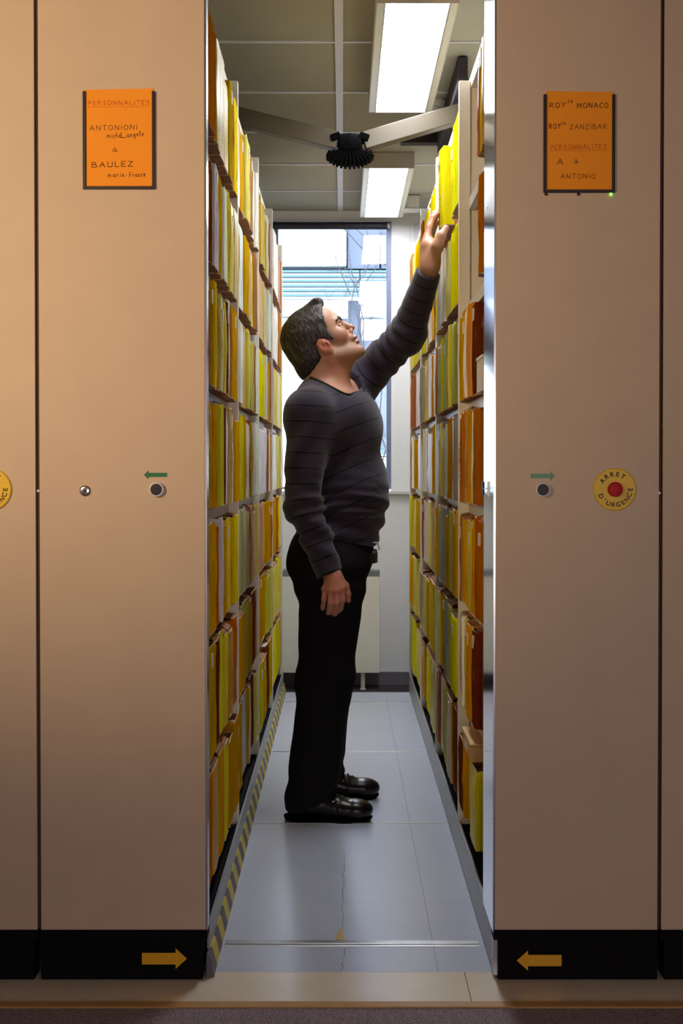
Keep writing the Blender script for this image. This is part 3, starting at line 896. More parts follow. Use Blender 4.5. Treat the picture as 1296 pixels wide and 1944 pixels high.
def folder_body(t, h, d, rnd, side_w=.035):
    r = min(.010, t * .28)
    bulge = rnd.uniform(.0, .006)
    half = [(-d, t / 2), (-.16, t / 2), (-side_w, t / 2), (-r, t / 2)]
    arc = [(-r + r * math.sin(a), t / 2 - r + r * math.cos(a)) for a in (PI / 6, PI / 3)]
    mid = [(0.0, t / 2 - r), (0.0, 0.0)]
    left = half + arc + mid
    plan = left + [(x, -y) for x, y in reversed(left[:-1])]
    n = len(plan)
    zs = [0.0, .004, .08, h * .5, h - .05, h - .012, h]
    V = []; Fc = []; mi = []
    sk = rnd.uniform(-.004, .004)
    jt = [rnd.uniform(-.006, .002) for _ in plan]; jb = [rnd.uniform(0, .003) for _ in plan]
    wob = [[rnd.gauss(0, .0011) for _ in plan] for _ in zs]
    for k, z in enumerate(zs):
        for i, (x, y) in enumerate(plan):
            bx = bulge * math.cos(PI * min(.5, abs(y) / t)) * math.sin(PI * min(1, max(.1, z / h))) if x > -.02 else 0
            zz = z
            if k == len(zs) - 1 and x > -.17: zz += jt[i]
            if k == 0: zz += jb[i] if x > -.1 else 0
            sq = 1 - (.0 if k not in (0, len(zs) - 1) else .06)
            V.append((x + bx + wob[k][i] * (1 if x > -.1 else 0), y * sq, zz))
    for k in range(len(zs) - 1):
        for i in range(n - 1):
            Fc.append((k * n + i, k * n + i + 1, (k + 1) * n + i + 1, (k + 1) * n + i))
            xm = (plan[i][0] + plan[i + 1][0]) / 2
            mi.append(2 if k == 0 else (0 if xm > -side_w - .001 else 1))
    # inner wall and rim
    base = len(V); th = min(.0035, t * .2)
    for k in (1, len(zs) - 1):
        for i in range(n):
            x, y, z = V[k * n + i]
            yy = y - math.copysign(th, y) if abs(y) > th else 0
            V.append((min(x, -th) if x > -th else x, yy, z))
    top = (len(zs) - 1) * n
    for i in range(n - 1):
        Fc.append((top + i, top + i + 1, base + n + i + 1, base + n + i)); mi.append(2)
        Fc.append((base + n + i, base + n + i + 1, base + i + 1, base + i)); mi.append(1)
    Fc.append(tuple(range(n - 1, -1, -1))); mi.append(1)
    Fc.append((0, top, base + n, base)); mi.append(1)
    return V, Fc, mi, bulge

FOLDERS = []
def make_folder(code, x, y, z, t, h, side, rnd, label, group, flap, sticker, d=.32, rot=0.0, lean=0.0, parts=True):
    col, word = CODE[code]
    V, Fc, mi, bulge = folder_body(t, h, d, rnd, .035 if code not in 'KO' else .02)
    me = bpy.data.meshes.new('archive_folder'); me.from_pydata(V, [], Fc)
    for m_ in (M['spine'], M['kraft'], M['kraft_pale']): me.materials.append(m_)
    me.polygons.foreach_set('material_index', mi); me.update()
    kind = {'W': 'paper_sleeve', 'G': 'paper_sleeve', 'K': 'box_file', 'B': 'box_file', 'O': 'box_file'}.get(code, 'archive_folder')
    o = bpy.data.objects.new(kind, me); COL.objects.link(o)
    jit = lambda v: max(0, min(255, v + rnd.uniform(-10, 10)))
    k = rnd.uniform(.92, 1.04)
    o.color = lin(tuple(jit(c * k) for c in col))
    o.location = (x, y, z); o.rotation_euler = (lean, 0, (0 if side > 0 else PI) + rot)
    tag(o, label, {'paper_sleeve': 'sleeve', 'box_file': 'box file', 'archive_folder': 'folder'}[kind], group)
    if not parts: return o
    th = min(.0035, t * .2)
    b = MB(); top = h - rnd.uniform(.010, .035)
    b.box((-d + .006, -t / 2 + th + .0008, .013), (-.007, t / 2 - th - .0008, top)); b.build('papers', M['papers'], o)
    if flap:
        b = MB(); w = t / 2 * rnd.uniform(.7, .96); kx = rnd.uniform(.02, .05); up = rnd.uniform(.003, .020)
        prof = [(-.003, h - .008), (-.006, h + up * .4), (-kx, h + up), (-kx * 2.6, h + up * rnd.uniform(.1, .8))]
        for i in range(3):
            (x0, z0), (x1, z1) = prof[i], prof[i + 1]
            j0, j1 = rnd.uniform(.85, 1), rnd.uniform(.85, 1)
            b.add([(x0, -w * j0, z0), (x1, -w * j1, z1), (x1, w * j1, z1), (x0, w * j0, z0), (x0, -w * j0, z0 - .0016), (x1, -w * j1, z1 - .0016), (x1, w * j1, z1 - .0016), (x0, w * j0, z0 - .0016)],
                  [(0, 1, 2, 3), (7, 6, 5, 4), (0, 4, 5, 1), (1, 5, 6, 2), (2, 6, 7, 3), (3, 7, 4, 0)])
        b.build('flap', M['kraft'], o)
    if sticker:
        w = min(.014, t * .36); zc = h - rnd.uniform(.03, .055)
        xs = bulge * math.sin(PI * min(1, zc / h)); b = MB(); b.box((-.004, -w, zc - .017), (xs + .0016, w, zc + .017)); b.build('sticker', M['sticker'], o)
    return o

def parse(s):
    out = []
    for tok in s.split():
        out.append((tok[0], float(tok[1:]) if len(tok) > 1 else 1.0))
    return out
# every shelf, front to back, one string per bay (letters: colour, figures: relative thickness); rows from the top shelf down
LEFT = [
 ['O1.5 O.6 L1.1 C1.1 L1 M1 B.8 L1', 'M1.1 M1 C1.3 B1 W1 B.8 W.7', 'M1.5 C1 M.8 C1 B1', 'W1 W.8 B1.2 B1'],
 ['O1.1 K.6 W1 M1 W1 L.6 M.5 L1 C1.1', 'M.5 W1 M1 M1 L.8 B.8 W.6', 'M1.6 L.5 C1.4 W1.3 G.8', 'W1.2 W.7 B1 M.8'],
 ['K.7 M1 L.7 O1 C1 L.6 K.6 W.7 B.7 M1 M1.3', 'W.7 C1 C.8 L.6 P1 B.8 W.8', 'Y1.7 W.5 M1 B.8', 'C1.4 C1 C1'],
 ['M1.4 M1.1 L.9 K.7 W.5 C.8 W.7 M1.2', 'L1 P.6 M.7 W.8 B.6 M.6 W.8 W1.1', 'W1.6 W1.2 B.5 W.6 M.6', 'W1.3 C1.1 C.7'],
 ['M1.3 O.9 W.4 M1.2 L1 M.6 Y1', 'P1 G.8 C1 B.6 M.9 C1', 'O1.1 L1 M1 B.6', 'M1 O1 L.8 C.8'],
 ['M1.4 K.9 L1 L.8 M1 O1.1', 'M1.3 P1.4 M.5 K1 B.6', 'M2 L.7 C.6', 'Y1.8 L.8 C.8'],
 ['O1 M1 M1 L.8 M1.1 M1', 'M1 G1.3 M.6 K1.1 C.7', 'L.6 M1 K.7 M1', 'Y1.3 L1 C1'],
]
RIGHT = [
 ['_.5 M.6 L.5 O.5 _5.2', 'Y2.2 L.6 _1.9 G.6 W1 G.6 W1 W.8', 'Y1.2 L1 Y1 C1 O.8', 'M1.2 C1 B.8'],
 ['_1.5 O.8 _6', 'Y1.5 P1.3 M.4 W1 W.7 G.6 L.6', 'B1 M1.2 L1.2 W1 L1', 'C1.2 L1 C1.2'],
 ['_3 K1.2 M.6 W.4 M1.1 M.9', 'L.7 P1 C.7 Y.6 M.7 P1.1 Y1 G1 B.8', 'W.6 O.8 W.6 C1 G.8', 'M.7 W1 B1.1 M.7'],
 ['_2.6 O1.5 W.6 M.8 G.6 O1 B.5 W.5', 'G1 W.7 M1 W1.1 P.8 C.8 G.6 W.5', 'M.8 W1 B.5 W.8 C.7', 'W.8 M1 W.8 B.5'],
 ['_1 O1 O1 M1 L1 M1.2 M1.2 B.5', 'M.9 C1.1 M1 G1 G1.1 C.7 M.5', 'C1 L.7 W.8 B.6', 'M1 C1.2 L.6'],
 ['_2.4 K1 M1.3 C.9 W.6 G.6', 'Y1.2 P1 G.6 M1.1 L.7 G.8', 'L1.1 M.7 C.8 G.6', 'C1 C.9 M1.1'],
 ['_1.2 Y1.1 Y1 M.5 K1', 'K1 M1.2 P.8 C.7 W.7 O.6 G.6', 'L.8 Y1.2 C.6 M.8', 'Y1.2 L1 P.7'],
]
def fill(side, rows, rack, x_pl):
    ys0 = .052 if side > 0 else .235
    ys = [ys0] + UPR + [YE - .03]
    for r, bays in enumerate(rows):
        lvl = 6 - r
        z = LEV[lvl] + .0008
        for q, s in enumerate(bays):
            toks = parse(s)
            ya = ys[q] + (.015 if q else .004); yb = ys[q + 1] - .015
            rnd = random.Random(1000 * (side + 2) + 31 * r + 7 * q)
            tot = sum(w for _, w in toks)
            span = yb - ya
            y = ya
            n = 0
            for i, (c, w) in enumerate(toks):
                slot = span * w / tot
                if c == '_':
                    y += slot; continue
                t = slot - .0035
                hmax = .278 if lvl < 6 else .285
                h = rnd.uniform(.245, hmax) if rnd.random() < .75 else rnd.uniform(.262, hmax)
                if lvl == 6 and q == 0 and i == 0: h = .268
                if lvl == 0 and q == 0 and side < 0: h = .214
                rec = rnd.uniform(-.004, .007)
                if side < 0 and q == 0: rec = rnd.uniform(-.001, .005)
                if rnd.random() < .18: rec += .006
                px = x_pl + side * -(.004 + rec) if True else 0
                flap = False if (lvl == 0 and q == 0 and side < 0) else (lvl <= 3 and rnd.random() < .75) or (lvl > 3 and rnd.random() < .2)
                if h > .272: flap = False
                label = '%s %s, %s along the %s, %s, %s' % (CODE[c][1], {'W': 'sleeve', 'G': 'sleeve', 'K': 'box file', 'B': 'box file', 'O': 'box file'}.get(c, 'folder'), ORD[n], ROWW[lvl], BAY[q], rack)
                make_folder(c, px, y + slot / 2, z, t, h, side, rnd, label, 'files on the shelves of the ' + rack, flap, rnd.random() < (.34 if c in 'MLPYC' else .12) and q < 3)
                n += 1
                y += slot
fill(+1, LEFT, 'hazard-taped rack', XL)
fill(-1, RIGHT, 'steel-railed rack', XR)
# the folder being drawn from the top shelf
rnd = random.Random(77)
pf = make_folder('Y', .3365, 1.472, LEV[6] + .004, .105, .272, -1, rnd, 'yellow folder half pulled out of the top shelf by the reaching man', 'files on the shelves of the steel-railed rack', False, False, rot=math.radians(5))
pf.color = lin((206, 192, 18))
b = MB(); b.box((.0035, -.045, .218), (.0062, -.022, .25)); b.build('sticker', M['sticker'], pf)
rnd = random.Random(8)
b = MB()
for yc in (-.026, -.002):
    z = .235
    while z > .03:
        pts = [Vector((yc + rnd.uniform(-.008, .008), z + rnd.uniform(-.004, .004))) for _ in range(rnd.choice((3, 4)))]
        for i in range(len(pts) - 1):
            d = (pts[i + 1] - pts[i])
            if d.length < 1e-4: continue
            d.normalize(); n = Vector((-d.y, d.x)) * .0009
            b.add([(.0085, q.x, q.y) for q in (pts[i] - n, pts[i] + n, pts[i + 1] + n, pts[i + 1] - n)], [(0, 1, 2, 3)])
        z -= rnd.uniform(.008, .013)
b.build('handwriting', M['ink'], pf)
# cartons
b = MB(); 
cb = empty('carton', (.409, .645, .172 + .2185), 'small pale cardboard carton lying on top of the files on the bottom shelf', 'carton')
b.box((-.060, -.125, 0), (.060, .125, .042)); b.build('box', M['carton'], cb, bevel=.003)
b = MB(); b.box((-.062, -.127, .0425), (.062, .127, .050)); b.build('lid', M['carton'], cb, bevel=.002)
b = MB(); b.box((-.0615, -.03, .010), (-.0601, .05, .034)); b.build('sticker', M['sticker'], cb)
p_ = at(914, 706, 3.55)
wb_ = empty('index_box', (.40, .42, LEV[4] + .001), 'low white box beside the dark brown box file, behind the bright metal edge', 'box')
b = MB(); b.box((-.04, -.07, 0), (.09, .07, .085)); b.build('box', M['sticker'], wb_, bevel=.002)
b = MB(); b.box((-.042, -.072, .0855), (.092, .072, .094)); b.build('lid', M['white_plastic'], wb_, bevel=.002)
# ================================================================ the man (one sculpted surface, clothes as children)
def V3(*a):
    if len(a) == 1: return np.array(tuple(a[0]), dtype=float)
    return np.array(a, dtype=float)

class Rc:            # tapered capsule
    def __init__(s, a, b, ra, rb, k=.02, op='+', clip=None):
        s.a, s.b, s.ra, s.rb, s.k, s.op, s.clip = V3(a), V3(b), ra, rb, k, op, clip
        s.c = (s.a + s.b) / 2; s.R = np.linalg.norm(s.b - s.a) / 2 + max(ra, rb)
    def __call__(s, P):
        ba = s.b - s.a; L = max(ba @ ba, 1e-12)
        h = np.clip(((P - s.a) @ ba) / L, 0, 1)
        d = np.linalg.norm(P - s.a - h[:, None] * ba, axis=1) - (s.ra + h * (s.rb - s.ra))
        if s.clip is not None:
            for (pt_, n_) in s.clip: d = np.maximum(d, (P - pt_) @ n_)
        return d
class El:            # ellipsoid with its own axes (columns of A)
    def __init__(s, c, r, A=None, k=.02, op='+'):
        s.c, s.r, s.A, s.k, s.op = V3(c), np.array(r, float), (np.eye(3) if A is None else A), k, op
        s.R = max(r)
    def __call__(s, P):
        q = (P - s.c) @ s.A
        k0 = np.linalg.norm(q / s.r, axis=1); k1 = np.linalg.norm(q / (s.r ** 2), axis=1)
        return k0 * (k0 - 1.0) / np.maximum(k1, 1e-9)
def smin(a, b, k):
    if k <= 0: return np.minimum(a, b)
    h = np.maximum(k - np.abs(a - b), 0) / k
    return np.minimum(a, b) - h * h * k * .25

def sdf(prims, P, off=0.0, center=None, rad=None):
    d = np.full(len(P), 9.0)
    for p_ in prims:
        if center is not None and np.linalg.norm(center - p_.c) - p_.R - rad - p_.k - abs(off) - .03 > 0: continue
        v = p_(P)
        if p_.op == '+': d = smin(d, v - off, p_.k)
        else: d = -smin(-d, v, p_.k)
    return d

def surface(prims, h, off=0.0, post=None, pad=.05):
    """naive surface nets over the blocks that the surface passes through"""
    lo = np.min([p_.c - p_.R for p_ in prims if p_.op == '+'], axis=0) - pad - abs(off)
    hi = np.max([p_.c + p_.R for p_ in prims if p_.op == '+'], axis=0) + pad + abs(off)
    NB = 14
    bs = NB * h
    nb = np.ceil((hi - lo) / bs).astype(int) + 1
    G = np.stack(np.meshgrid(*[np.arange(n) for n in nb], indexing='ij'), -1).reshape(-1, 3)
    C = lo + (G + .5) * bs
    dc = sdf(prims, C, off)
    keep = np.abs(dc) < bs * .87 + .035
    ii = np.arange(NB + 1)
    L = np.stack(np.meshgrid(ii, ii, ii, indexing='ij'), -1).reshape(-1, 3)
    S = nb * NB + 4
    def gid(ijk): return (ijk[..., 0] * S[1] + ijk[..., 1]) * S[2] + ijk[..., 2]
    ids, vs_, quads = [], [], []
    corner = np.array([(a, b_, c) for a in (0, 1) for b_ in (0, 1) for c in (0, 1)])
    edges = [(i, j) for i in range(8) for j in range(i + 1, 8) if np.abs(corner[i] - corner[j]).sum() == 1]
    for g, c in zip(G[keep], C[keep]):
        I = L + g * NB
        P = lo + I * h
        d = sdf(prims, P, off, c, bs * .87)
        if post is not None: d = post(P, d)
        D = d.reshape(NB + 1, NB + 1, NB + 1)
        if D.min() > 0 or D.max() < 0: continue
        ins = D < 0
        cs = [ins[a:NB + a, b_:NB + b_, e:NB + e] for a, b_, e in corner]
        cnt = sum(x.astype(np.int8) for x in cs)
        act = np.argwhere((cnt > 0) & (cnt < 8))
        if len(act):
            dv = np.stack([D[act[:, 0] + a, act[:, 1] + b_, act[:, 2] + e] for a, b_, e in corner], 1)
            acc = np.zeros((len(act), 3)); n = np.zeros(len(act))
            for i, j in edges:
                m_ = (dv[:, i] < 0) != (dv[:, j] < 0)
                t = dv[:, i] / np.where(m_, dv[:, i] - dv[:, j], 1.0)
                pt_ = corner[i] + t[:, None] * (corner[j] - corner[i])
                acc += np.where(m_[:, None], pt_, 0); n += m_
            vs_.append(lo + (act + g * NB + acc / n[:, None]) * h)
            ids.append(gid(act + g * NB))
        for ax in range(3):
            sl0 = [slice(0, NB)] * 3; sl1 = [slice(0, NB)] * 3; sl1[ax] = slice(1, NB + 1)
            a0 = ins[tuple(sl0)]; a1 = ins[tuple(sl1)]
            e = np.argwhere(a0 != a1)
            if not len(e): continue
            fl = a0[e[:, 0], e[:, 1], e[:, 2]]
            e = e + g * NB
            u = np.zeros(3, int); w = np.zeros(3, int); u[(ax + 1) % 3] = 1; w[(ax + 2) % 3] = 1
            q = np.stack([gid(e), gid(e - u), gid(e - u - w), gid(e - w)], 1)
            q[~fl] = q[~fl][:, ::-1]
            quads.append(q)
    ids = np.concatenate(ids); vs_ = np.concatenate(vs_); quads = np.concatenate(quads)
    order = np.argsort(ids); sid = ids[order]
    pos = np.clip(np.searchsorted(sid, quads), 0, len(sid) - 1)
    ok = (sid[pos] == quads).all(1)
    return vs_[order], pos[ok]

def np_mesh(name, V, Q, mats, origin, parent=None, smooth_it=1):
    V = np.array(V, float)
    for _ in range(smooth_it):      # light relaxation takes the voxel steps out
        acc = np.zeros_like(V); n = np.zeros(len(V))
        for a, b_ in ((0, 1), (1, 2), (2, 3), (3, 0)):
            np.add.at(acc, Q[:, a], V[Q[:, b_]]); np.add.at(n, Q[:, a], 1)
            np.add.at(acc, Q[:, b_], V[Q[:, a]]); np.add.at(n, Q[:, b_], 1)
        V = V * .45 + .55 * acc / np.maximum(n, 1)[:, None]
    me = bpy.data.meshes.new(name)
    o = np.array(tuple(origin))
    me.from_pydata((V - o).tolist(), [], Q.tolist())
    for m_ in (mats if hasattr(mats, '__len__') else [mats]): me.materials.append(m_)
    me.polygons.foreach_set('use_smooth', [True] * len(me.polygons))
    me.update()
    ob = bpy.data.objects.new(name, me); COL.objects.link(ob)
    if parent is None: ob.location = origin
    else: ob.parent = parent
    return ob, V

def set_attr(me, name, vals):
    a = me.attributes.new(name, 'FLOAT', 'POINT')
    a.data.foreach_set('value', np.ascontiguousarray(vals, dtype=np.float32))

def wn(P, f, seed=0):
    """cheap smooth noise from warped sines, about -1..1"""
    r = np.random.RandomState(seed); s = 0
    for i in range(5):
        k = r.normal(size=3); k /= np.linalg.norm(k); ph = r.uniform(0, 6.28)
        s = s + np.sin(P @ (k * f * (1 + .35 * i)) + ph)
    return s / 3.2

PO = np.array((-0.06, 1.53, 0.0))     # where he stands

# --- head frame: f forward, s towards the camera, u up; head thrown back
PITCH = math.radians(40)
HF = np.array((math.cos(PITCH), 0, math.sin(PITCH))); HU = np.array((-math.sin(PITCH), 0, math.cos(PITCH))); HS = np.array((0, -1.0, 0))
yw = math.radians(-3)
Rz = np.array(((math.cos(yw), -math.sin(yw), 0), (math.sin(yw), math.cos(yw), 0), (0, 0, 1)))
HF, HU, HS = Rz @ HF, Rz @ HU, Rz @ HS
HA = np.stack([HF, HS, HU], 1)
EAR = V3(at(617, 656, 4.50)); HO = EAR - HS * .076       # centre of the head at ear height
def hp(f, s, u): return HO + HF * f + HS * s + HU * u
def hrot(deg, axis='s'):
    a = math.radians(deg); c, s_ = math.cos(a), math.sin(a)
    if axis == 's': R = np.array(((c, 0, -s_), (0, 1, 0), (s_, 0, c)))
    else: R = np.array(((c, -s_, 0), (s_, c, 0), (0, 0, 1)))
    return HA @ R
def hel(f, s, u, r, k=.015, op='+', rot=0, ax='s'): return El(hp(f, s, u), r, HA if not rot else hrot(rot, ax), k, op)
def hrc(a, b, ra, rb, k=.015, op='+'): return Rc(hp(*a), hp(*b), ra, rb, k, op)

NECK = V3(at(618, 742, 4.58))
skull = [hel(-.016, 0, .068, (.101, .076, .089), .03), hel(.040, 0, .075, (.052, .060, .060), .03), hel(-.066, 0, .008, (.054, .060, .052), .03)]
head = skull + [
    hel(.040, 0, .005, (.052, .056, .078), .03),
    hrc((.000, .048, -.040), (.070, .018, -.080), .020, .018, .02), hrc((.000, -.048, -.040), (.070, -.018, -.080), .020, .018, .02),
    hel(.030, 0, -.060, (.055, .046, .026), .02),
    hel(.079, 0, -.084, (.019, .023, .019), .014),
    hel(.060, .041, .000, (.026, .019, .022), .02), hel(.060, -.041, .000, (.026, .019, .022), .02),
    hrc((.083, -.030, .045), (.083, .030, .045), .0125, .0125, .016), hel(.083, 0, .058, (.014, .03, .024), .014),
    hel(.094, .030, .022, (.013, .015, .0085), .010, '-'), hel(.094, -.030, .022, (.013, .015, .0085), .010, '-'),
    hrc((.0885, 0, .040), (.1085, 0, .001), .0095, .0098, .010), hel(.1115, 0, -.005, (.0105, .0095, .0090), .006),
    hel(.098, .012, -.012, (.011, .007, .0085), .006), hel(.098, -.012, -.012, (.011, .007, .0085), .006),
    hel(.106, .0062, -.0165, (.0055, .0038, .0035), .002, '-'), hel(.106, -.0062, -.0165, (.0055, .0038, .0035), .002, '-'),
    hel(.086, 0, -.030, (.014, .026, .016), .012),
    hel(.096, 0, -.0375, (.0105, .021, .0070), .005), hel(.092, 0, -.0535, (.0110, .019, .0075), .005),
    hrc((.103, -.017, -.0455), (.103, .017, -.0455), .0042, .0042, .002, '-'),
    # ears
    hel(-.003, .079, .000, (.0215, .0085, .031), .006, rot=12), hel(.000, .0875, .003, (.0150, .0050, .0215), .003, '-', rot=12), hel(.003, .0835, .006, (.0075, .0040, .0120), .003, rot=30), hel(.0065, .088, -.002, (.0060, .0080, .0080), .002, '-', rot=10),
    hel(.004, .079, -.026, (.010, .006, .011), .006), hel(.013, .080, -.004, (.005, .006, .008), .004),
    hel(-.003, -.078, .000, (.0215, .0085, .031), .006, rot=12),
    # neck
    Rc(hp(-.028, 0, -.030), NECK, .062, .066, .03), Rc(hp(-.055, 0, -.035), V3(-.085, 1.53, 1.45), .046, .044, .04),
    Rc(hp(.035, 0, -.070), V3(-.015, 1.525, 1.485), .022, .030, .035),
    Rc(hp(-.012, .045, -.035), V3(-.012, 1.50, 1.470), .012, .010, .02),
]

# --- arms (shoulder, elbow, wrist)
SR, ER, WR = V3(-.118, 1.352, 1.375), V3(-.132, 1.335, 1.070), V3(at(627, 1092, 4.37))
SL, EL_, WL = V3(.050, 1.735, 1.490), V3(at(773, 634, 4.66)), V3(at(816, 508, 4.50))
armR = [Rc(SR, ER, .074, .060, .05), Rc(ER, WR, .060, .040, .03)]
armL = [Rc(SL, EL_, .074, .061, .06), Rc(EL_, WL, .061, .039, .03)]
def unit_v(v): return v / np.linalg.norm(v)
torso = [
    El((-.020, 1.535, 1.335), (.128, .185, .165), k=.06), El((.015, 1.53, 1.10), (.137, .165, .185), k=.07), El((-.020, 1.53, .965), (.140, .165, .10), k=.06),
    Rc((-.105, 1.37, 1.385), (.025, 1.70, 1.470), .072, .075, .06), El((-.075, 1.53, 1.440), (.080, .125, .062), k=.05), El((.045, 1.56, 1.36), (.080, .150, .085), k=.06), Rc((.028, 1.53, 1.34), (.040, 1.53, 1.10), .092, .108, .05),
]
# --- hands
def finger(pts, r, k=.006):
    return [Rc(pts[i], pts[i + 1], r[i], r[i + 1], k) for i in range(len(pts) - 1)]
def A3(u, v, D): return V3(at(u, v, D))
DH = 4.35
handR = [Rc(V3(at(628, 1082, 4.37)), A3(633, 1097, DH + .005), .027, .026, .02)]
wr = A3(633, 1094, DH + .004)
kn = [A3(648, 1117, DH - .018), A3(638, 1122, DH - .024), A3(627, 1122, DH - .020), A3(616, 1118, DH - .008)]
for q, r in zip(kn, (.0135, .014, .0135, .0125)): handR.append(Rc(wr, q, .019, r, .016))
tips = [((650, 1139, DH - .024), (646, 1155, DH - .004), (643, 1160, DH + .016)), ((639, 1146, DH - .034), (636, 1163, DH - .012), (633, 1166, DH + .012)),
        ((627, 1145, DH - .030), (624, 1162, DH - .008), (622, 1164, DH + .014)), ((615, 1138, DH - .016), (613, 1152, DH + .004), (612, 1156, DH + .022))]
for q, t3, r in zip(kn, tips, (.0100, .0105, .0100, .0088)):
    P3 = [q] + [A3(*t) for t in t3]
    handR += finger(P3, [r * 1.12, r, r * .94, r * .82], .0045)
handR += [Rc(wr + V3(.010, 0, -.004), A3(655, 1112, DH + .004), .016, .0125, .014)] + finger([A3(655, 1112, DH + .004), A3(660, 1128, DH + .000), A3(661, 1140, DH + .008)], [.0125, .0105, .0085], .006)

wl = A3(817, 497, 4.50)
pal = A3(815, 468, 4.50)
handL = [Rc(WL, wl, .031, .029, .02), Rc(wl, pal, .028, .030, .02),
         Rc(wl, A3(811, 452, 4.525), .024, .016, .02), Rc(wl, A3(812, 448, 4.555), .022, .015, .02), Rc(wl, A3(814, 450, 4.58), .02, .014, .02),
         Rc(wl, A3(830, 466, 4.455), .022, .020, .016)]
handL += finger([A3(811, 451, 4.525), A3(815, 431, 4.535), A3(822, 413, 4.545), A3(830, 405, 4.55)], [.0135, .0118, .0105, .009], .005)
handL += finger([A3(812, 447, 4.552), A3(816, 424, 4.565), A3(824, 406, 4.57), A3(832, 400, 4.572)], [.0135, .0118, .0105, .009], .004)
handL += finger([A3(814, 450, 4.578), A3(819, 428, 4.590), A3(827, 411, 4.595), A3(834, 405, 4.597)], [.0125, .011, .0098, .0085], .004)
handL += finger([A3(817, 455, 4.60), A3(822, 437, 4.610), A3(829, 423, 4.615), A3(835, 417, 4.617)], [.011, .0098, .0088, .0075], .004)
handL += finger([A3(830, 466, 4.450), A3(838, 447, 4.44), A3(846, 433, 4.45)], [.0190, .0145, .0115], .008)

# --- legs
legs = [
    El((-.035, 1.53, .905), (.140, .160, .130), k=.06), El((-.085, 1.445, .865), (.100, .095, .105), k=.05), El((-.085, 1.60, .865), (.100, .095, .105), k=.05),
    Rc((-.032, 1.440, .84), (-.060, 1.415, .47), .112, .087, .05), Rc((-.060, 1.415, .47), (-.110, 1.400, .04), .087, .083, .04),
    Rc((-.030, 1.615, .84), (-.055, 1.640, .47), .110, .085, .05), Rc((-.055, 1.640, .47), (-.085, 1.675, .04), .085, .080, .04),
]

M['skin'] = None
m, nt, p = new_mat('skin')
tc = N(nt, 'ShaderNodeTexCoord')
nz = N(nt, 'ShaderNodeTexNoise', Scale=26.0, Detail=5.0); nt.links.new(tc.outputs['Object'], nz.inputs['Vector'])
c = mix_col(nt, nz.outputs['Fac'], lin((166, 116, 94)), lin((194, 146, 122)))
for an, colr, st_ in (('red', (196, 104, 88), .75), ('stubble', (150, 118, 104), .45), ('lip', (176, 92, 84), .8), ('teeth', (235, 230, 220), 1.0)):
    at_ = N(nt, 'ShaderNodeAttribute'); at_.attribute_name = an
    c = mix_col(nt, math_n(nt, 'MULTIPLY', at_.outputs['Fac'], st_), c, lin(colr))
nt.links.new(c, p.inputs['Base Color'])
p.inputs['Roughness'].default_value = .48
p.inputs['Subsurface Weight'].default_value = .12
p.inputs['Subsurface Radius'].default_value = (.012, .005, .003)
p.inputs['Subsurface Scale'].default_value = .5
nb = N(nt, 'ShaderNodeTexNoise', Scale=260.0, Detail=3.0); nt.links.new(tc.outputs['Object'], nb.inputs['Vector'])
bp = N(nt, 'ShaderNodeBump', Strength=.25, Distance=.0012); nt.links.new(nb.outputs['Fac'], bp.inputs['Height']); nt.links.new(bp.outputs['Normal'], p.inputs['Normal'])
M['skin'] = m

class Off:           # the same body thinner, under its clothes
    def __init__(s, p_, off): s.p, s.off, s.k, s.op, s.c, s.R = p_, off, p_.k, p_.op, p_.c, p_.R
    def __call__(s, P): return s.p(P) - s.off
thin_legs = [Rc((-.032, 1.440, .84), (-.060, 1.415, .47), .085, .055, .05), Rc((-.060, 1.415, .47), (-.118, 1.400, .07), .055, .030, .04), Rc((-.030, 1.615, .84), (-.055, 1.640, .47), .085, .055, .05), Rc((-.055, 1.640, .47), (-.093, 1.675, .07), .055, .030, .04)]
under = [Off(q, -.016) for q in torso + legs[:3] + armR + armL] + thin_legs
feet = [Rc((-.120, 1.399, .058), (.030, 1.391, .045), .022, .019, .02), Rc((-.095, 1.676, .058), (.060, 1.687, .045), .022, .019, .02)]
body_prims = under + feet + head + handR + handL
Vb, Qb = surface(body_prims, .0027)
man, Vb = np_mesh('person', Vb, Qb, M['skin'], PO, smooth_it=1)
tag(man, 'man in dark striped sweater and black trousers looking up, reaching for the top row', 'person')
L = (Vb - HO) @ HA
def blob(c, r, soft=.6):
    d = np.linalg.norm((L - np.array(c)) / np.array(r), axis=1)
    return np.clip((1.25 - d) / soft, 0, 1)
red = np.maximum.reduce([blob((-.003, .084, 0), (.028, .014, .036)) * .8, blob((.110, 0, -.008), (.014, .014, .012)) * .45, blob((.06, .05, -.01), (.025, .02, .02)) * .25,
                         blob((-.02, .05, -.09), (.07, .05, .06), .9) * .35])
hk = np.linalg.norm(Vb - kn[1], axis=1); red = np.maximum(red, np.clip(1 - hk / .10, 0, 1) * .9)
hk2 = np.linalg.norm(Vb - A3(818, 415, 4.54), axis=1); red = np.maximum(red, np.clip(1 - hk2 / .05, 0, 1) * .7)
set_attr(man.data, 'red', red)
stub = np.clip((-.018 - L[:, 2]) / .02, 0, 1) * np.clip((L[:, 0] + .005) / .02, 0, 1) * np.clip((L[:, 2] + .115) / .03, 0, 1) * (np.abs(L[:, 1]) < .09)
set_attr(man.data, 'stubble', stub)
lip = np.maximum(blob((.100, 0, -.038), (.008, .022, .0055), .4), blob((.097, 0, -.054), (.008, .020, .0060), .4))
set_attr(man.data, 'lip', lip)
set_attr(man.data, 'teeth', np.zeros(len(Vb)))

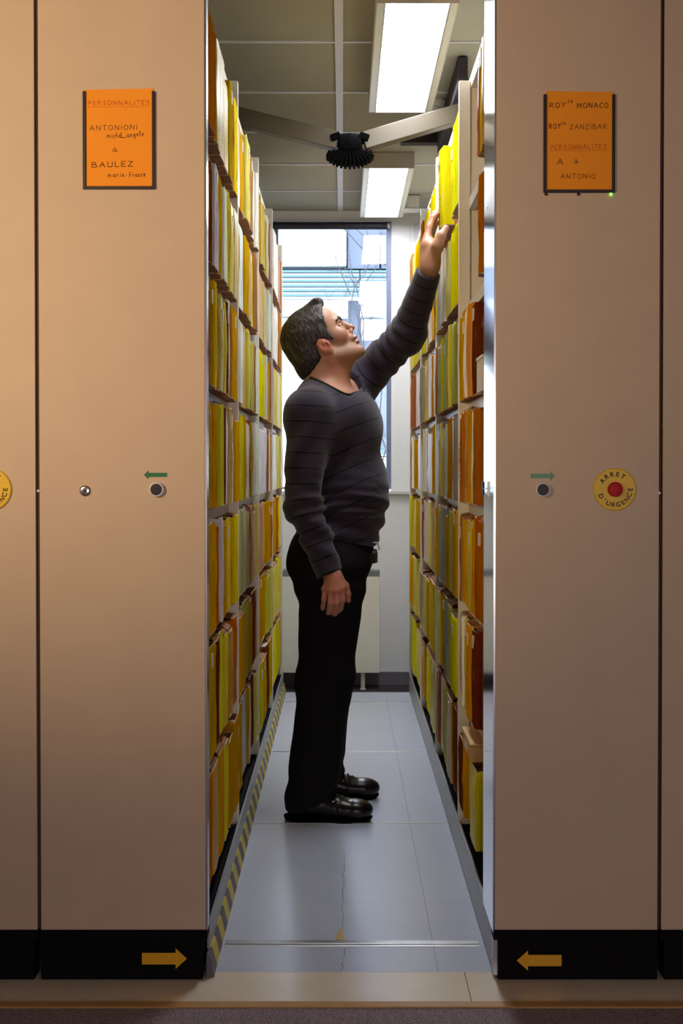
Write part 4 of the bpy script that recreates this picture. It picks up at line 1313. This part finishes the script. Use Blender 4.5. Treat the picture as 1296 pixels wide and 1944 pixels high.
# --- eyes, brows
M['eye'] = simple('eye_white', lin((226, 216, 210)), .2, noise=0)
M['iris'] = simple('iris', lin((52, 38, 30)), .2, noise=0)
M['hair'] = None
m, nt, p = new_mat('greying_hair')
tc = N(nt, 'ShaderNodeTexCoord'); mp = N(nt, 'ShaderNodeMapping')
mp.inputs['Rotation'].default_value = (0, math.radians(-62), 0)
nt.links.new(tc.outputs['Object'], mp.inputs['Vector'])
mp2 = N(nt, 'ShaderNodeMapping'); mp2.inputs['Scale'].default_value = (26, 300, 300); nt.links.new(mp.outputs['Vector'], mp2.inputs['Vector'])
nz = N(nt, 'ShaderNodeTexNoise', Scale=1.0, Detail=3.0, Distortion=.5); nt.links.new(mp2.outputs['Vector'], nz.inputs['Vector'])
at_ = N(nt, 'ShaderNodeAttribute'); at_.attribute_name = 'grey'
th = N(nt, 'ShaderNodeMapRange'); th.inputs['From Min'].default_value = .47; th.inputs['From Max'].default_value = .66
nt.links.new(nz.outputs['Fac'], th.inputs['Value'])
c = mix_col(nt, math_n(nt, 'MULTIPLY', th.outputs['Result'], at_.outputs['Fac']), lin((24, 18, 20)), lin((112, 102, 102)))
nt.links.new(c, p.inputs['Base Color']); p.inputs['Roughness'].default_value = .45; p.inputs['Specular IOR Level'].default_value = .35
bp = N(nt, 'ShaderNodeBump', Strength=.8, Distance=.003); nt.links.new(nz.outputs['Fac'], bp.inputs['Height']); nt.links.new(bp.outputs['Normal'], p.inputs['Normal'])
M['hair'] = m
for s in (1, -1):
    b = MB()
    def ball(mb, c, r, n=14):
        c = Vector(tuple(c - PO))
        prof = [(r * math.sin(PI * i / n) + 1e-5, r * -math.cos(PI * i / n)) for i in range(n + 1)]
        mb.lathe(prof, c, 'z', 20)
    ball(b, hp(.0785, .031 * s, .0215), .0110)
    eo = b.build('eye', M['eye'], man, smooth=True)
    b = MB(); ball(b, hp(.0848, .0312 * s, .0225), .0062); b.build('iris', M['iris'], eo, smooth=True)
    # lids
lids = [Rc(hp(.0860, .020 * s, .0290), hp(.0815, .043 * s, .0255), .0058, .0050, .004) for s in (1, -1)] + [Rc(hp(.0850, .022 * s, .0140), hp(.0805, .042 * s, .0170), .0048, .0042, .004) for s in (1, -1)]
Vl, Ql = surface(lids, .0016); np_mesh('eyelids', Vl, Ql, M['skin'], PO, man)
for s in (1, -1):
    br = [Rc(hp(.0985, .012 * s, .042), hp(.0975, .028 * s, .0480), .0058, .0062, .003), Rc(hp(.0975, .028 * s, .0480), hp(.0850, .048 * s, .0440), .0062, .0034, .003)]
    Ve, Qe = surface(br, .0016)
    eb, Ve = np_mesh('eyebrow', Ve, Qe, M['hair'], PO, man, 0)
    set_attr(eb.data, 'grey', np.full(len(Ve), .15))

# --- hair: swollen skull inside an outline drawn on the side of the head
hair_poly = np.array([(.082, .118), (.070, .100), (.0555, .072), (.0500, .055), (.040, .036), (.0385, .020), (.0385, .002), (.030, .000), (.022, .016), (.004, .0300), (-.020, .028),
                      (-.030, .010), (-.034, -.020), (-.055, -.032), (-.085, -.036), (-.118, -.046), (-.15, -.02), (-.16, .10), (-.09, .20), (.05, .20), (.11, .18), (.105, .135)])
def poly_sd(Q, poly):
    d = np.full(len(Q), 1e9); ins = np.zeros(len(Q), bool)
    n = len(poly)
    for i in range(n):
        a = poly[i]; b_ = poly[(i + 1) % n]; e = b_ - a; w = Q - a
        t = np.clip((w @ e) / (e @ e), 0, 1)
        d = np.minimum(d, ((w - t[:, None] * e) ** 2).sum(1))
        c1 = (a[1] <= Q[:, 1]) & (b_[1] > Q[:, 1]); c2 = (a[1] > Q[:, 1]) & (b_[1] <= Q[:, 1])
        x = e[0] * w[:, 1] - e[1] * w[:, 0]
        ins ^= (c1 & (x > 0)) | (c2 & (x < 0))
    return np.where(ins, -np.sqrt(d), np.sqrt(d))
hair_base = [hel(-.016, 0, .068, (.101, .076, .089), .03), hel(.040, 0, .075, (.050, .058, .060), .03), hel(-.066, 0, .004, (.056, .062, .056), .03),
             Rc(hp(-.060, 0, -.010), hp(-.085, 0, -.032), .052, .040, .03), hel(.030, .058, .020, (.030, .014, .045), .012), hel(.030, -.058, .020, (.030, .014, .045), .012),
             Rc(hp(.050, -.022, .128), hp(.073, -.016, .137), .014, .006, .016), Rc(hp(.046, .018, .130), hp(.072, .020, .136), .014, .006, .016), Rc(hp(.05, 0, .13), hp(.080, .004, .137), .014, .005, .016)]
rs = np.random.RandomState(4)
for i in range(26):
    a = rs.uniform(-.035, .035); f0 = rs.uniform(.030, .062)
    hair_base.append(Rc(hp(f0, a, .134), hp(f0 + rs.uniform(.006, .026), a + rs.uniform(-.008, .008), .134 + rs.uniform(.004, .013)), .006, .0015, .006))
def hair_post(P, d):
    l = (P - HO) @ HA
    sd_ = poly_sd(l[:, [0, 2]] + .0025 * np.stack([wn(P, 190, 3), wn(P, 170, 5)], 1), hair_poly)
    strand = .0005 * np.sin(l[:, 1] * 420 + l[:, 0] * 620 - l[:, 2] * 260 + 3.0 * wn(P, 45, 7))
    return np.maximum(d + strand + .001 * wn(P, 120, 9), sd_)
Vh, Qh = surface(hair_base, .0026, off=.0095, post=hair_post)
hair, Vh = np_mesh('hair', Vh, Qh, M['hair'], PO, man, 1)
hair['label'] = 'short dark greying hair'
lh = (Vh - HO) @ HA
set_attr(hair.data, 'grey', np.clip(.25 + 2.2 * (lh[:, 0] + .02) + .5 * (np.abs(lh[:, 1]) > .05) - 1.2 * np.clip(.02 - lh[:, 2], 0, 1) * 6, .06, .85))

# --- sweater
m, nt, p = new_mat('striped_knit')
tc = N(nt, 'ShaderNodeTexCoord')
a1 = N(nt, 'ShaderNodeAttribute'); a1.attribute_name = 't_torso'
a2 = N(nt, 'ShaderNodeAttribute'); a2.attribute_name = 't_arm'
a3 = N(nt, 'ShaderNodeAttribute'); a3.attribute_name = 'arm'
isarm = math_n(nt, 'LESS_THAN', a3.outputs['Fac'], 0.0)
def stripe(val, per, w):
    f_ = math_n(nt, 'FRACT', math_n(nt, 'DIVIDE', val, per))
    return math_n(nt, 'LESS_THAN', f_, w)
s1 = stripe(a1.outputs['Fac'], .066, .075); s2 = stripe(a2.outputs['Fac'], .0515, .095)
sel = N(nt, 'ShaderNodeMix'); sel.data_type = 'FLOAT'
nt.links.new(isarm, sel.inputs[0]); nt.links.new(s1, sel.inputs[2]); nt.links.new(s2, sel.inputs[3])
nz = N(nt, 'ShaderNodeTexNoise', Scale=420.0, Detail=3.0); nt.links.new(tc.outputs['Object'], nz.inputs['Vector'])
knit = mix_col(nt, nz.outputs['Fac'], lin((29, 24, 37)), lin((64, 56, 75)))
nt.links.new(mix_col(nt, sel.outputs[0], knit, lin((10, 8, 12))), p.inputs['Base Color'])
p.inputs['Roughness'].default_value = .9; p.inputs['Specular IOR Level'].default_value = .2
p.inputs['Sheen Weight'].default_value = .25; p.inputs['Sheen Roughness'].default_value = .5
bp = N(nt, 'ShaderNodeBump', Strength=.5, Distance=.002); nt.links.new(nz.outputs['Fac'], bp.inputs['Height']); nt.links.new(bp.outputs['Normal'], p.inputs['Normal'])
M['knit'] = m
cutR = unit_v(WR - ER); cutL = unit_v(WL - EL_)
CR = V3(at(625, 1090, 4.37)); CL = V3(at(812, 514, 4.52))
armRc = [Rc(SR, ER, .076, .058, .05), Rc(ER, WR, .058, .046, .035, clip=[(CR, cutR)])]
armLc = [Rc(SL, EL_, .076, .062, .06), Rc(EL_, WL, .062, .041, .03, clip=[(CL, cutL)])]
neck_n = unit_v(V3(.26, 0, 1.0)); 
CN = unit_v(V3(.47, 0, .88)); CP = V3(-.055, 1.53, 1.474)
collar = [Rc(CP + CN * .03 + V3(-.004, 0, 0), CP - CN * .05, .070, .082, .02, clip=[(CP, CN)])]
sw = torso + armRc + armLc + collar
def axis_t(P, a, b_, c_):
    """distance along a bent arm from the shoulder"""
    u1 = unit_v(b_ - a); u2 = unit_v(c_ - b_); L1 = np.linalg.norm(b_ - a)
    t1 = (P - a) @ u1; t2 = L1 + (P - b_) @ u2
    w = 1 / (1 + np.exp(-(t1 - L1) / .03))
    return t1 * (1 - w) + t2 * w
def neck_plane(P):
    return (P - CP) @ CN - 1.3 * np.clip(P[:, 0] - .022, 0, 1) + .024 * np.clip(1 - np.abs(P[:, 1] - 1.505) / .060, 0, 1) * np.clip((P[:, 0] + .03) / .05, 0, 1)
def sw_post(P, d):
    dT = np.full(len(P), 0.0)
    # folds: rings on the sleeves, sags at the waist
    tR = axis_t(P, SR, ER, WR); nR = np.linalg.norm(P - ER, axis=1)
    fold = .0030 * np.sin(tR * 150 + 2.2 * wn(P, 16, 2)) * np.exp(-((tR - .34) / .12) ** 2) * (P[:, 1] < 1.42) * (P[:, 2] < 1.25)
    tL = axis_t(P, SL, EL_, WL)
    fold = fold + .0030 * np.sin(tL * 120 + 2.4 * wn(P, 18, 4)) * np.exp(-((tL - .20) / .16) ** 2) * (P[:, 0] > .06) * (P[:, 2] > 1.46)
    waist = .0060 * np.sin((P[:, 2] + .35 * P[:, 0]) * 88 + 2.0 * wn(P, 11, 6)) * np.exp(-((P[:, 2] - 1.0) / .10) ** 2)
    chest = .0062 * np.sin((P[:, 2] * .6 - P[:, 0] * .9) * 62 + 1.5 * wn(P, 10, 8)) * np.exp(-((P[:, 2] - 1.28) / .10) ** 2)
    d = d + fold + waist + chest + .0015 * wn(P, 30, 12)
    hem = .905 + .10 * (P[:, 0] + .02) - P[:, 2]
    hem = np.where((P[:, 1] < 1.405) & (P[:, 0] < .12), np.minimum(hem, -.5 * 0 + np.where(np.linalg.norm(P - (ER + WR) / 2, axis=1) < .20, -1, hem)), hem)
    d = np.maximum(d, hem)
    # neckline: a V cut that lets the throat out
    pl = neck_plane(P); near = np.hypot(P[:, 0] - CP[0], (P[:, 1] - CP[1]) * np.where(P[:, 1] > CP[1], 1.4, 1.0)) - .165
    return np.maximum(d, -np.maximum(near, -pl))
Vs, Qs = surface(sw, .0038, post=sw_post)
sweater, Vs = np_mesh('sweater', Vs, Qs, M['knit'], PO, man, 2)
sweater['label'] = 'dark charcoal knit sweater with thin black stripes'
dTor = sdf(torso, Vs); dAR = sdf(armRc, Vs); dAL = sdf(armLc, Vs)
# seams: arm side starts outside a plane near each shoulder
tR = axis_t(Vs, SR, ER, WR); tL = axis_t(Vs, SL, EL_, WL)
useR = dAR < dAL
set_attr(sweater.data, 't_arm', np.where(useR, tR, tL) + 1.0)
set_attr(sweater.data, 't_torso', Vs[:, 2] - .45 * Vs[:, 0] + .10 * (Vs[:, 1] - 1.53) + .006 * wn(Vs, 9, 3) + 2.0)
seamR = dAR - dTor - .012; seamL = np.where(tL > .02, dAL - dTor - .004, 1.0)
set_attr(sweater.data, 'arm', np.minimum(seamR, seamL))

# --- collar band
M['black_knit'] = simple('black_knit_trim', lin((16, 13, 18)), .9, noise=.1, scale=300)
pts = []
e1 = unit_v(np.cross(np.array((0, 1.0, 0)), CN)); e2 = np.array((0, 1.0, 0))
for i in range(64):
    th = 2 * PI * i / 64
    r_ = np.linspace(.02, .16, 141)
    P = CP + np.outer(r_, e1 * math.cos(th) + e2 * math.sin(th))
    for _ in range(3): P = P - np.outer(neck_plane(P), CN)
    dd = sdf(sw, P)
    out = np.argmax((dd > 0) & (r_ > .05)) if ((dd > 0) & (r_ > .05)).any() else 140
    pts.append(P[max(out - 2, 0)])
pts = np.array(pts)
for _ in range(3): pts = .5 * pts + .25 * np.roll(pts, 1, 0) + .25 * np.roll(pts, -1, 0)
b = MB(); q_ = [Vector(tuple(p__ - PO)) for p__ in pts]
b.tube(q_ + [q_[0], q_[1]], .0052, 8, caps=False); b.build('neckband', M['black_knit'], sweater, smooth=True)

# --- trousers, belt, shoes
M['trouser'] = simple('black_trousers', lin((15, 12, 18)), .85, noise=.12, scale=180, spec=.2)
def tr_post(P, d):
    d = d + .0035 * np.sin(P[:, 2] * 55 + 3 * wn(P, 9, 21)) * np.exp(-((P[:, 2] - .80) / .09) ** 2) + .005 * np.sin(P[:, 2] * 62 - P[:, 0] * 30 + 2.5 * wn(P, 10, 22)) * np.exp(-((P[:, 2] - .10) / .07) ** 2) \
        + .003 * np.sin(P[:, 2] * 48 + P[:, 0] * 25 + 3 * wn(P, 10, 23)) * np.exp(-((P[:, 2] - .48) / .08) ** 2) + .002 * wn(P, 22, 24)
    d = np.maximum(d, .036 + .34 * np.clip(P[:, 0] + .17, 0, .3) - P[:, 2])
    return np.maximum(d, P[:, 2] - .985)
Vt, Qt = surface(legs, .0045, off=.004, post=tr_post)
trs, Vt = np_mesh('trousers', Vt, Qt, M['trouser'], PO, man, 2)
M['belt'] = simple('black_leather', lin((11, 8, 10)), .28, noise=.15, scale=60, spec=.4)
b = MB()
def ring_pts(z, n=44, rx=.152, ry=.166, cx=-.030, cy=1.53, tilt=.0):
    return [(cx + rx * math.cos(2 * PI * i / n), cy + ry * math.sin(2 * PI * i / n), z + tilt * math.cos(2 * PI * i / n)) for i in range(n)]
for i in range(44):
    pass
R0 = ring_pts(.866); R1 = ring_pts(.900); R2 = ring_pts(.866, rx=.146, ry=.160); R3 = ring_pts(.900, rx=.146, ry=.160)
n = 44
P_ = [tuple(Vector(q) - Vector(tuple(PO))) for q in R0 + R1 + R3 + R2]
Fc = []
for i in range(n):
    j = (i + 1) % n
    for k in range(4):
        k2 = (k + 1) % 4
        Fc.append((k * n + i, k * n + j, k2 * n + j, k2 * n + i))
b.add(P_, Fc); belt = b.build('belt', M['belt'], man, smooth=False)
pb = Vector(tuple(A3(711, 1050, 4.55) - PO))
b = MB(); b.box((pb.x - .014, pb.y - .022, pb.z - .020), (pb.x + .008, pb.y + .022, pb.z + .014)); b.build('buckle', M['belt'], belt, bevel=.004)
pk = Vector(tuple(A3(716, 1034, 4.50) - PO))
b = MB(); b.tube([pk + Vector((-.016, 0, .008)), pk + Vector((0, -.002, .006)), pk + Vector((.004, -.002, -.006)), pk + Vector((.006, -.003, -.018))], .0026, 6); b.build('clip', M['steel'], belt)

def shoe(heel, toe):
    h_ = V3(*heel); t_ = V3(*toe); ax = unit_v(t_ - h_); Ls = np.linalg.norm(t_ - h_); sd_ = np.array((-ax[1], ax[0], 0)); up_ = np.array((0, 0, 1.0))
    A = np.stack([ax, sd_, up_], 1)
    g = lambda a, s, z: h_ + ax * a * Ls + sd_ * s + up_ * z
    pr = [El(g(.16, 0, .060), (.050, .037, .052), A, .02), El(g(.42, 0, .052), (.085, .040, .042), A, .03), El(g(.74, .0, .040), (.082, .047, .034), A, .03), El(g(.88, 0, .036), (.040, .040, .026), A, .02),
          Rc(g(.20, 0, .100), g(.33, 0, .095), .041, .038, .03), Rc(g(.45, 0, .076), g(.64, 0, .060), .020, .016, .02)]
    def post(P, d):
        q = (P - h_) @ A
        crease = .0006 * np.sin(q[:, 0] * 300) * np.exp(-((q[:, 0] / Ls - .63) / .05) ** 2)
        cap = -.0012 * np.clip((q[:, 0] / Ls - .78) / .05, 0, 1)
        return np.maximum(d + crease + cap, .017 - P[:, 2])
    V_, Q_ = surface(pr, .0028, post=post)
    so, _ = np_mesh('shoe', V_, Q_, M['belt'], PO, man, 1)
    sl = [El(g(.15, 0, .016), (.050, .039, .03), A, .02), El(g(.45, 0, .016), (.09, .039, .03), A, .04), El(g(.74, 0, .016), (.085, .048, .03), A, .04)]
    def post2(P, d): return np.maximum(np.maximum(d, P[:, 2] - .0175), .0005 - P[:, 2])
    V_, Q_ = surface(sl, .003, post=post2)
    s2_, _ = np_mesh('sole', V_, Q_, M['rubber'], PO, so, 0)
    b_ = MB()
    for k in range(4):
        a = .52 + .055 * k
        z = .1025 - .0075 * k
        pts = [Vector(tuple(g(a, -.026, z - .014) - PO)), Vector(tuple(g(a + .015, 0, z + .001) - PO)), Vector(tuple(g(a, .026, z - .014) - PO))]
        b_.tube(pts, .0030, 6)
    b_.build('laces', M['rubber'], so)
    b_ = MB()
    for k in range(4):
        for sgn in (-1, 1):
            a = .52 + .055 * k; z = .078 - .006 * k
            b_.lathe([(.0018, -.002), (.0034, -.001), (.0034, .002)], Vector(tuple(g(a, sgn * .034, z) - PO)), 'y', 10)
    b_.build('eyelets', M['steel'], so)
shoe((-.192, 1.402, 0), (.090, 1.384, 0))
shoe((-.165, 1.672, 0), (.122, 1.695, 0))
# ================================================================ outside the window
M['facade_white'] = simple('white_facade', lin((236, 238, 240)), 0.7, noise=0.01)
M['facade_grey'] = simple('blue_grey_facade', lin((75, 81, 98)), 0.6, noise=0.03, scale=2)
M['louvre'] = simple('blue_louvre', lin((67, 95, 110)), 0.5, noise=0.03, scale=2)
M['facade_dim'] = simple('pale_lilac_facade', lin((95, 98, 113)), 0.7, noise=0.03, scale=3)
M['bark'] = simple('grey_bark', lin((56, 53, 61)), 0.9, noise=0.1)
DF = 19.0
bd = empty('office_building', (0, DF - 3.05, -6), 'white and blue-grey office building seen through the window', 'building')
o = Vector(bd.location)
def fac(u0, v0, u1, v1, y0, y1, mb):
    a = at(u0, v1, DF); c = at(u1, v0, DF)
    mb.box(Vector((a.x, a.y + y0, a.z)) - o, Vector((c.x, c.y + y1, c.z)) - o)
b = MB(); fac(-400, -200, 1500, 2300, .35, 4.0, b); b.build('wall', M['facade_dim'], bd)
for (u0, v0, u1, v1) in ((480, 425, 657, 503), (470, 570, 660, 600), (470, 604, 640, 820), (683, 534, 737, 600), (686, 606, 742, 642), (700, 868, 760, 912), (480, 820, 720, 1000)):
    b = MB(); fac(u0, v0, u1, v1, 0, .34, b); b.build('white_panel', M['facade_white'], bd)
b = MB(); fac(660, 430, 720, 508, .1, .34, b); b.build('grey_panel', M['facade_grey'], bd)
b = MB(); fac(724, 452, 770, 508, .1, .34, b); b.build('grey_panel', M['facade_grey'], bd)
for (v0, v1, n, u0, u1) in ((512, 566, 6, 470, 682), (512, 566, 6, 684, 780), (830, 866, 5, 690, 780)):
    b = MB()
    for k in range(n):
        va = v0 + (v1 - v0) * k / n
        fac(u0, va, u1, va + (v1 - v0) / n * .42, .05, .34, b)
    b.build('louvre_band', M['louvre'], bd)
    b = MB()
    for k in range(n):
        va = v0 + (v1 - v0) * (k + .46) / n
        fac(u0, va, u1, va + (v1 - v0) / n * .48, .14, .34, b)
    b.build('sill_band', M['facade_white'], bd)
# bare tree close to the window
DT = 12.0
tr_ = empty('bare_tree', tuple(at(690, 1000, DT).xy) + (-6,), 'bare grey tree with thin branches outside the window', 'tree')
o = Vector(tr_.location)
random.seed(21)
def grow(mb, p, d, L, r, depth):
    pts = [p]; q = p.copy(); dd = d.copy()
    for i in range(4):
        dd = (dd + Vector((random.gauss(0, .13), random.gauss(0, .13), random.gauss(0.02, .10)))).normalized()
        q = q + dd * L / 4; pts.append(q.copy())
    mb.tube([a - o for a in pts], [r * (1 - .45 * i / 4) for i in range(5)], 5)
    if depth <= 0: return
    for i in range(random.choice((2, 3, 3))):
        a = pts[random.choice((2, 3, 4, 4))]
        nd = (dd + Vector((random.uniform(-.9, .9), random.uniform(-.5, .5), random.uniform(-.35, .6)))).normalized()
        grow(mb, a, nd, L * random.uniform(.55, .8), r * .55, depth - 1)
base = Vector((o.x, o.y, -6))
b = MB(); b.tube([Vector((0, 0, 0)), at(694, 1000, DT) - o, at(680, 800, DT) - o], [.09, .045, .035], 8); b.build('trunk', M['bark'], tr_)
b = MB()
for (uv, dr, L, r, dp) in (((672, 800), (.1, 0, 1), .62, .011, 4), ((686, 720), (0.15, .1, 1), .55, .009, 4), ((664, 640), (-.12, 0, 1), .45, .008, 3), ((678, 640), (0, .1, 1), .5, .008, 3),
                           ((735, 505), (-1, 0, .45), .5, .008, 3), ((730, 470), (-.8, 0, .5), .32, .006, 3), ((722, 900), (.2, 0, 1), .45, .009, 4), ((735, 860), (-.25, 0, 1), .5, .009, 4), ((715, 840), (.1, 0, 1), .5, .009, 4), ((665, 560), (-.5, 0, 1), .35, .006, 3)):
    grow(b, at(uv[0], uv[1], DT), Vector(dr).normalized(), L, r, dp)
b.build('branches', M['bark'], tr_)
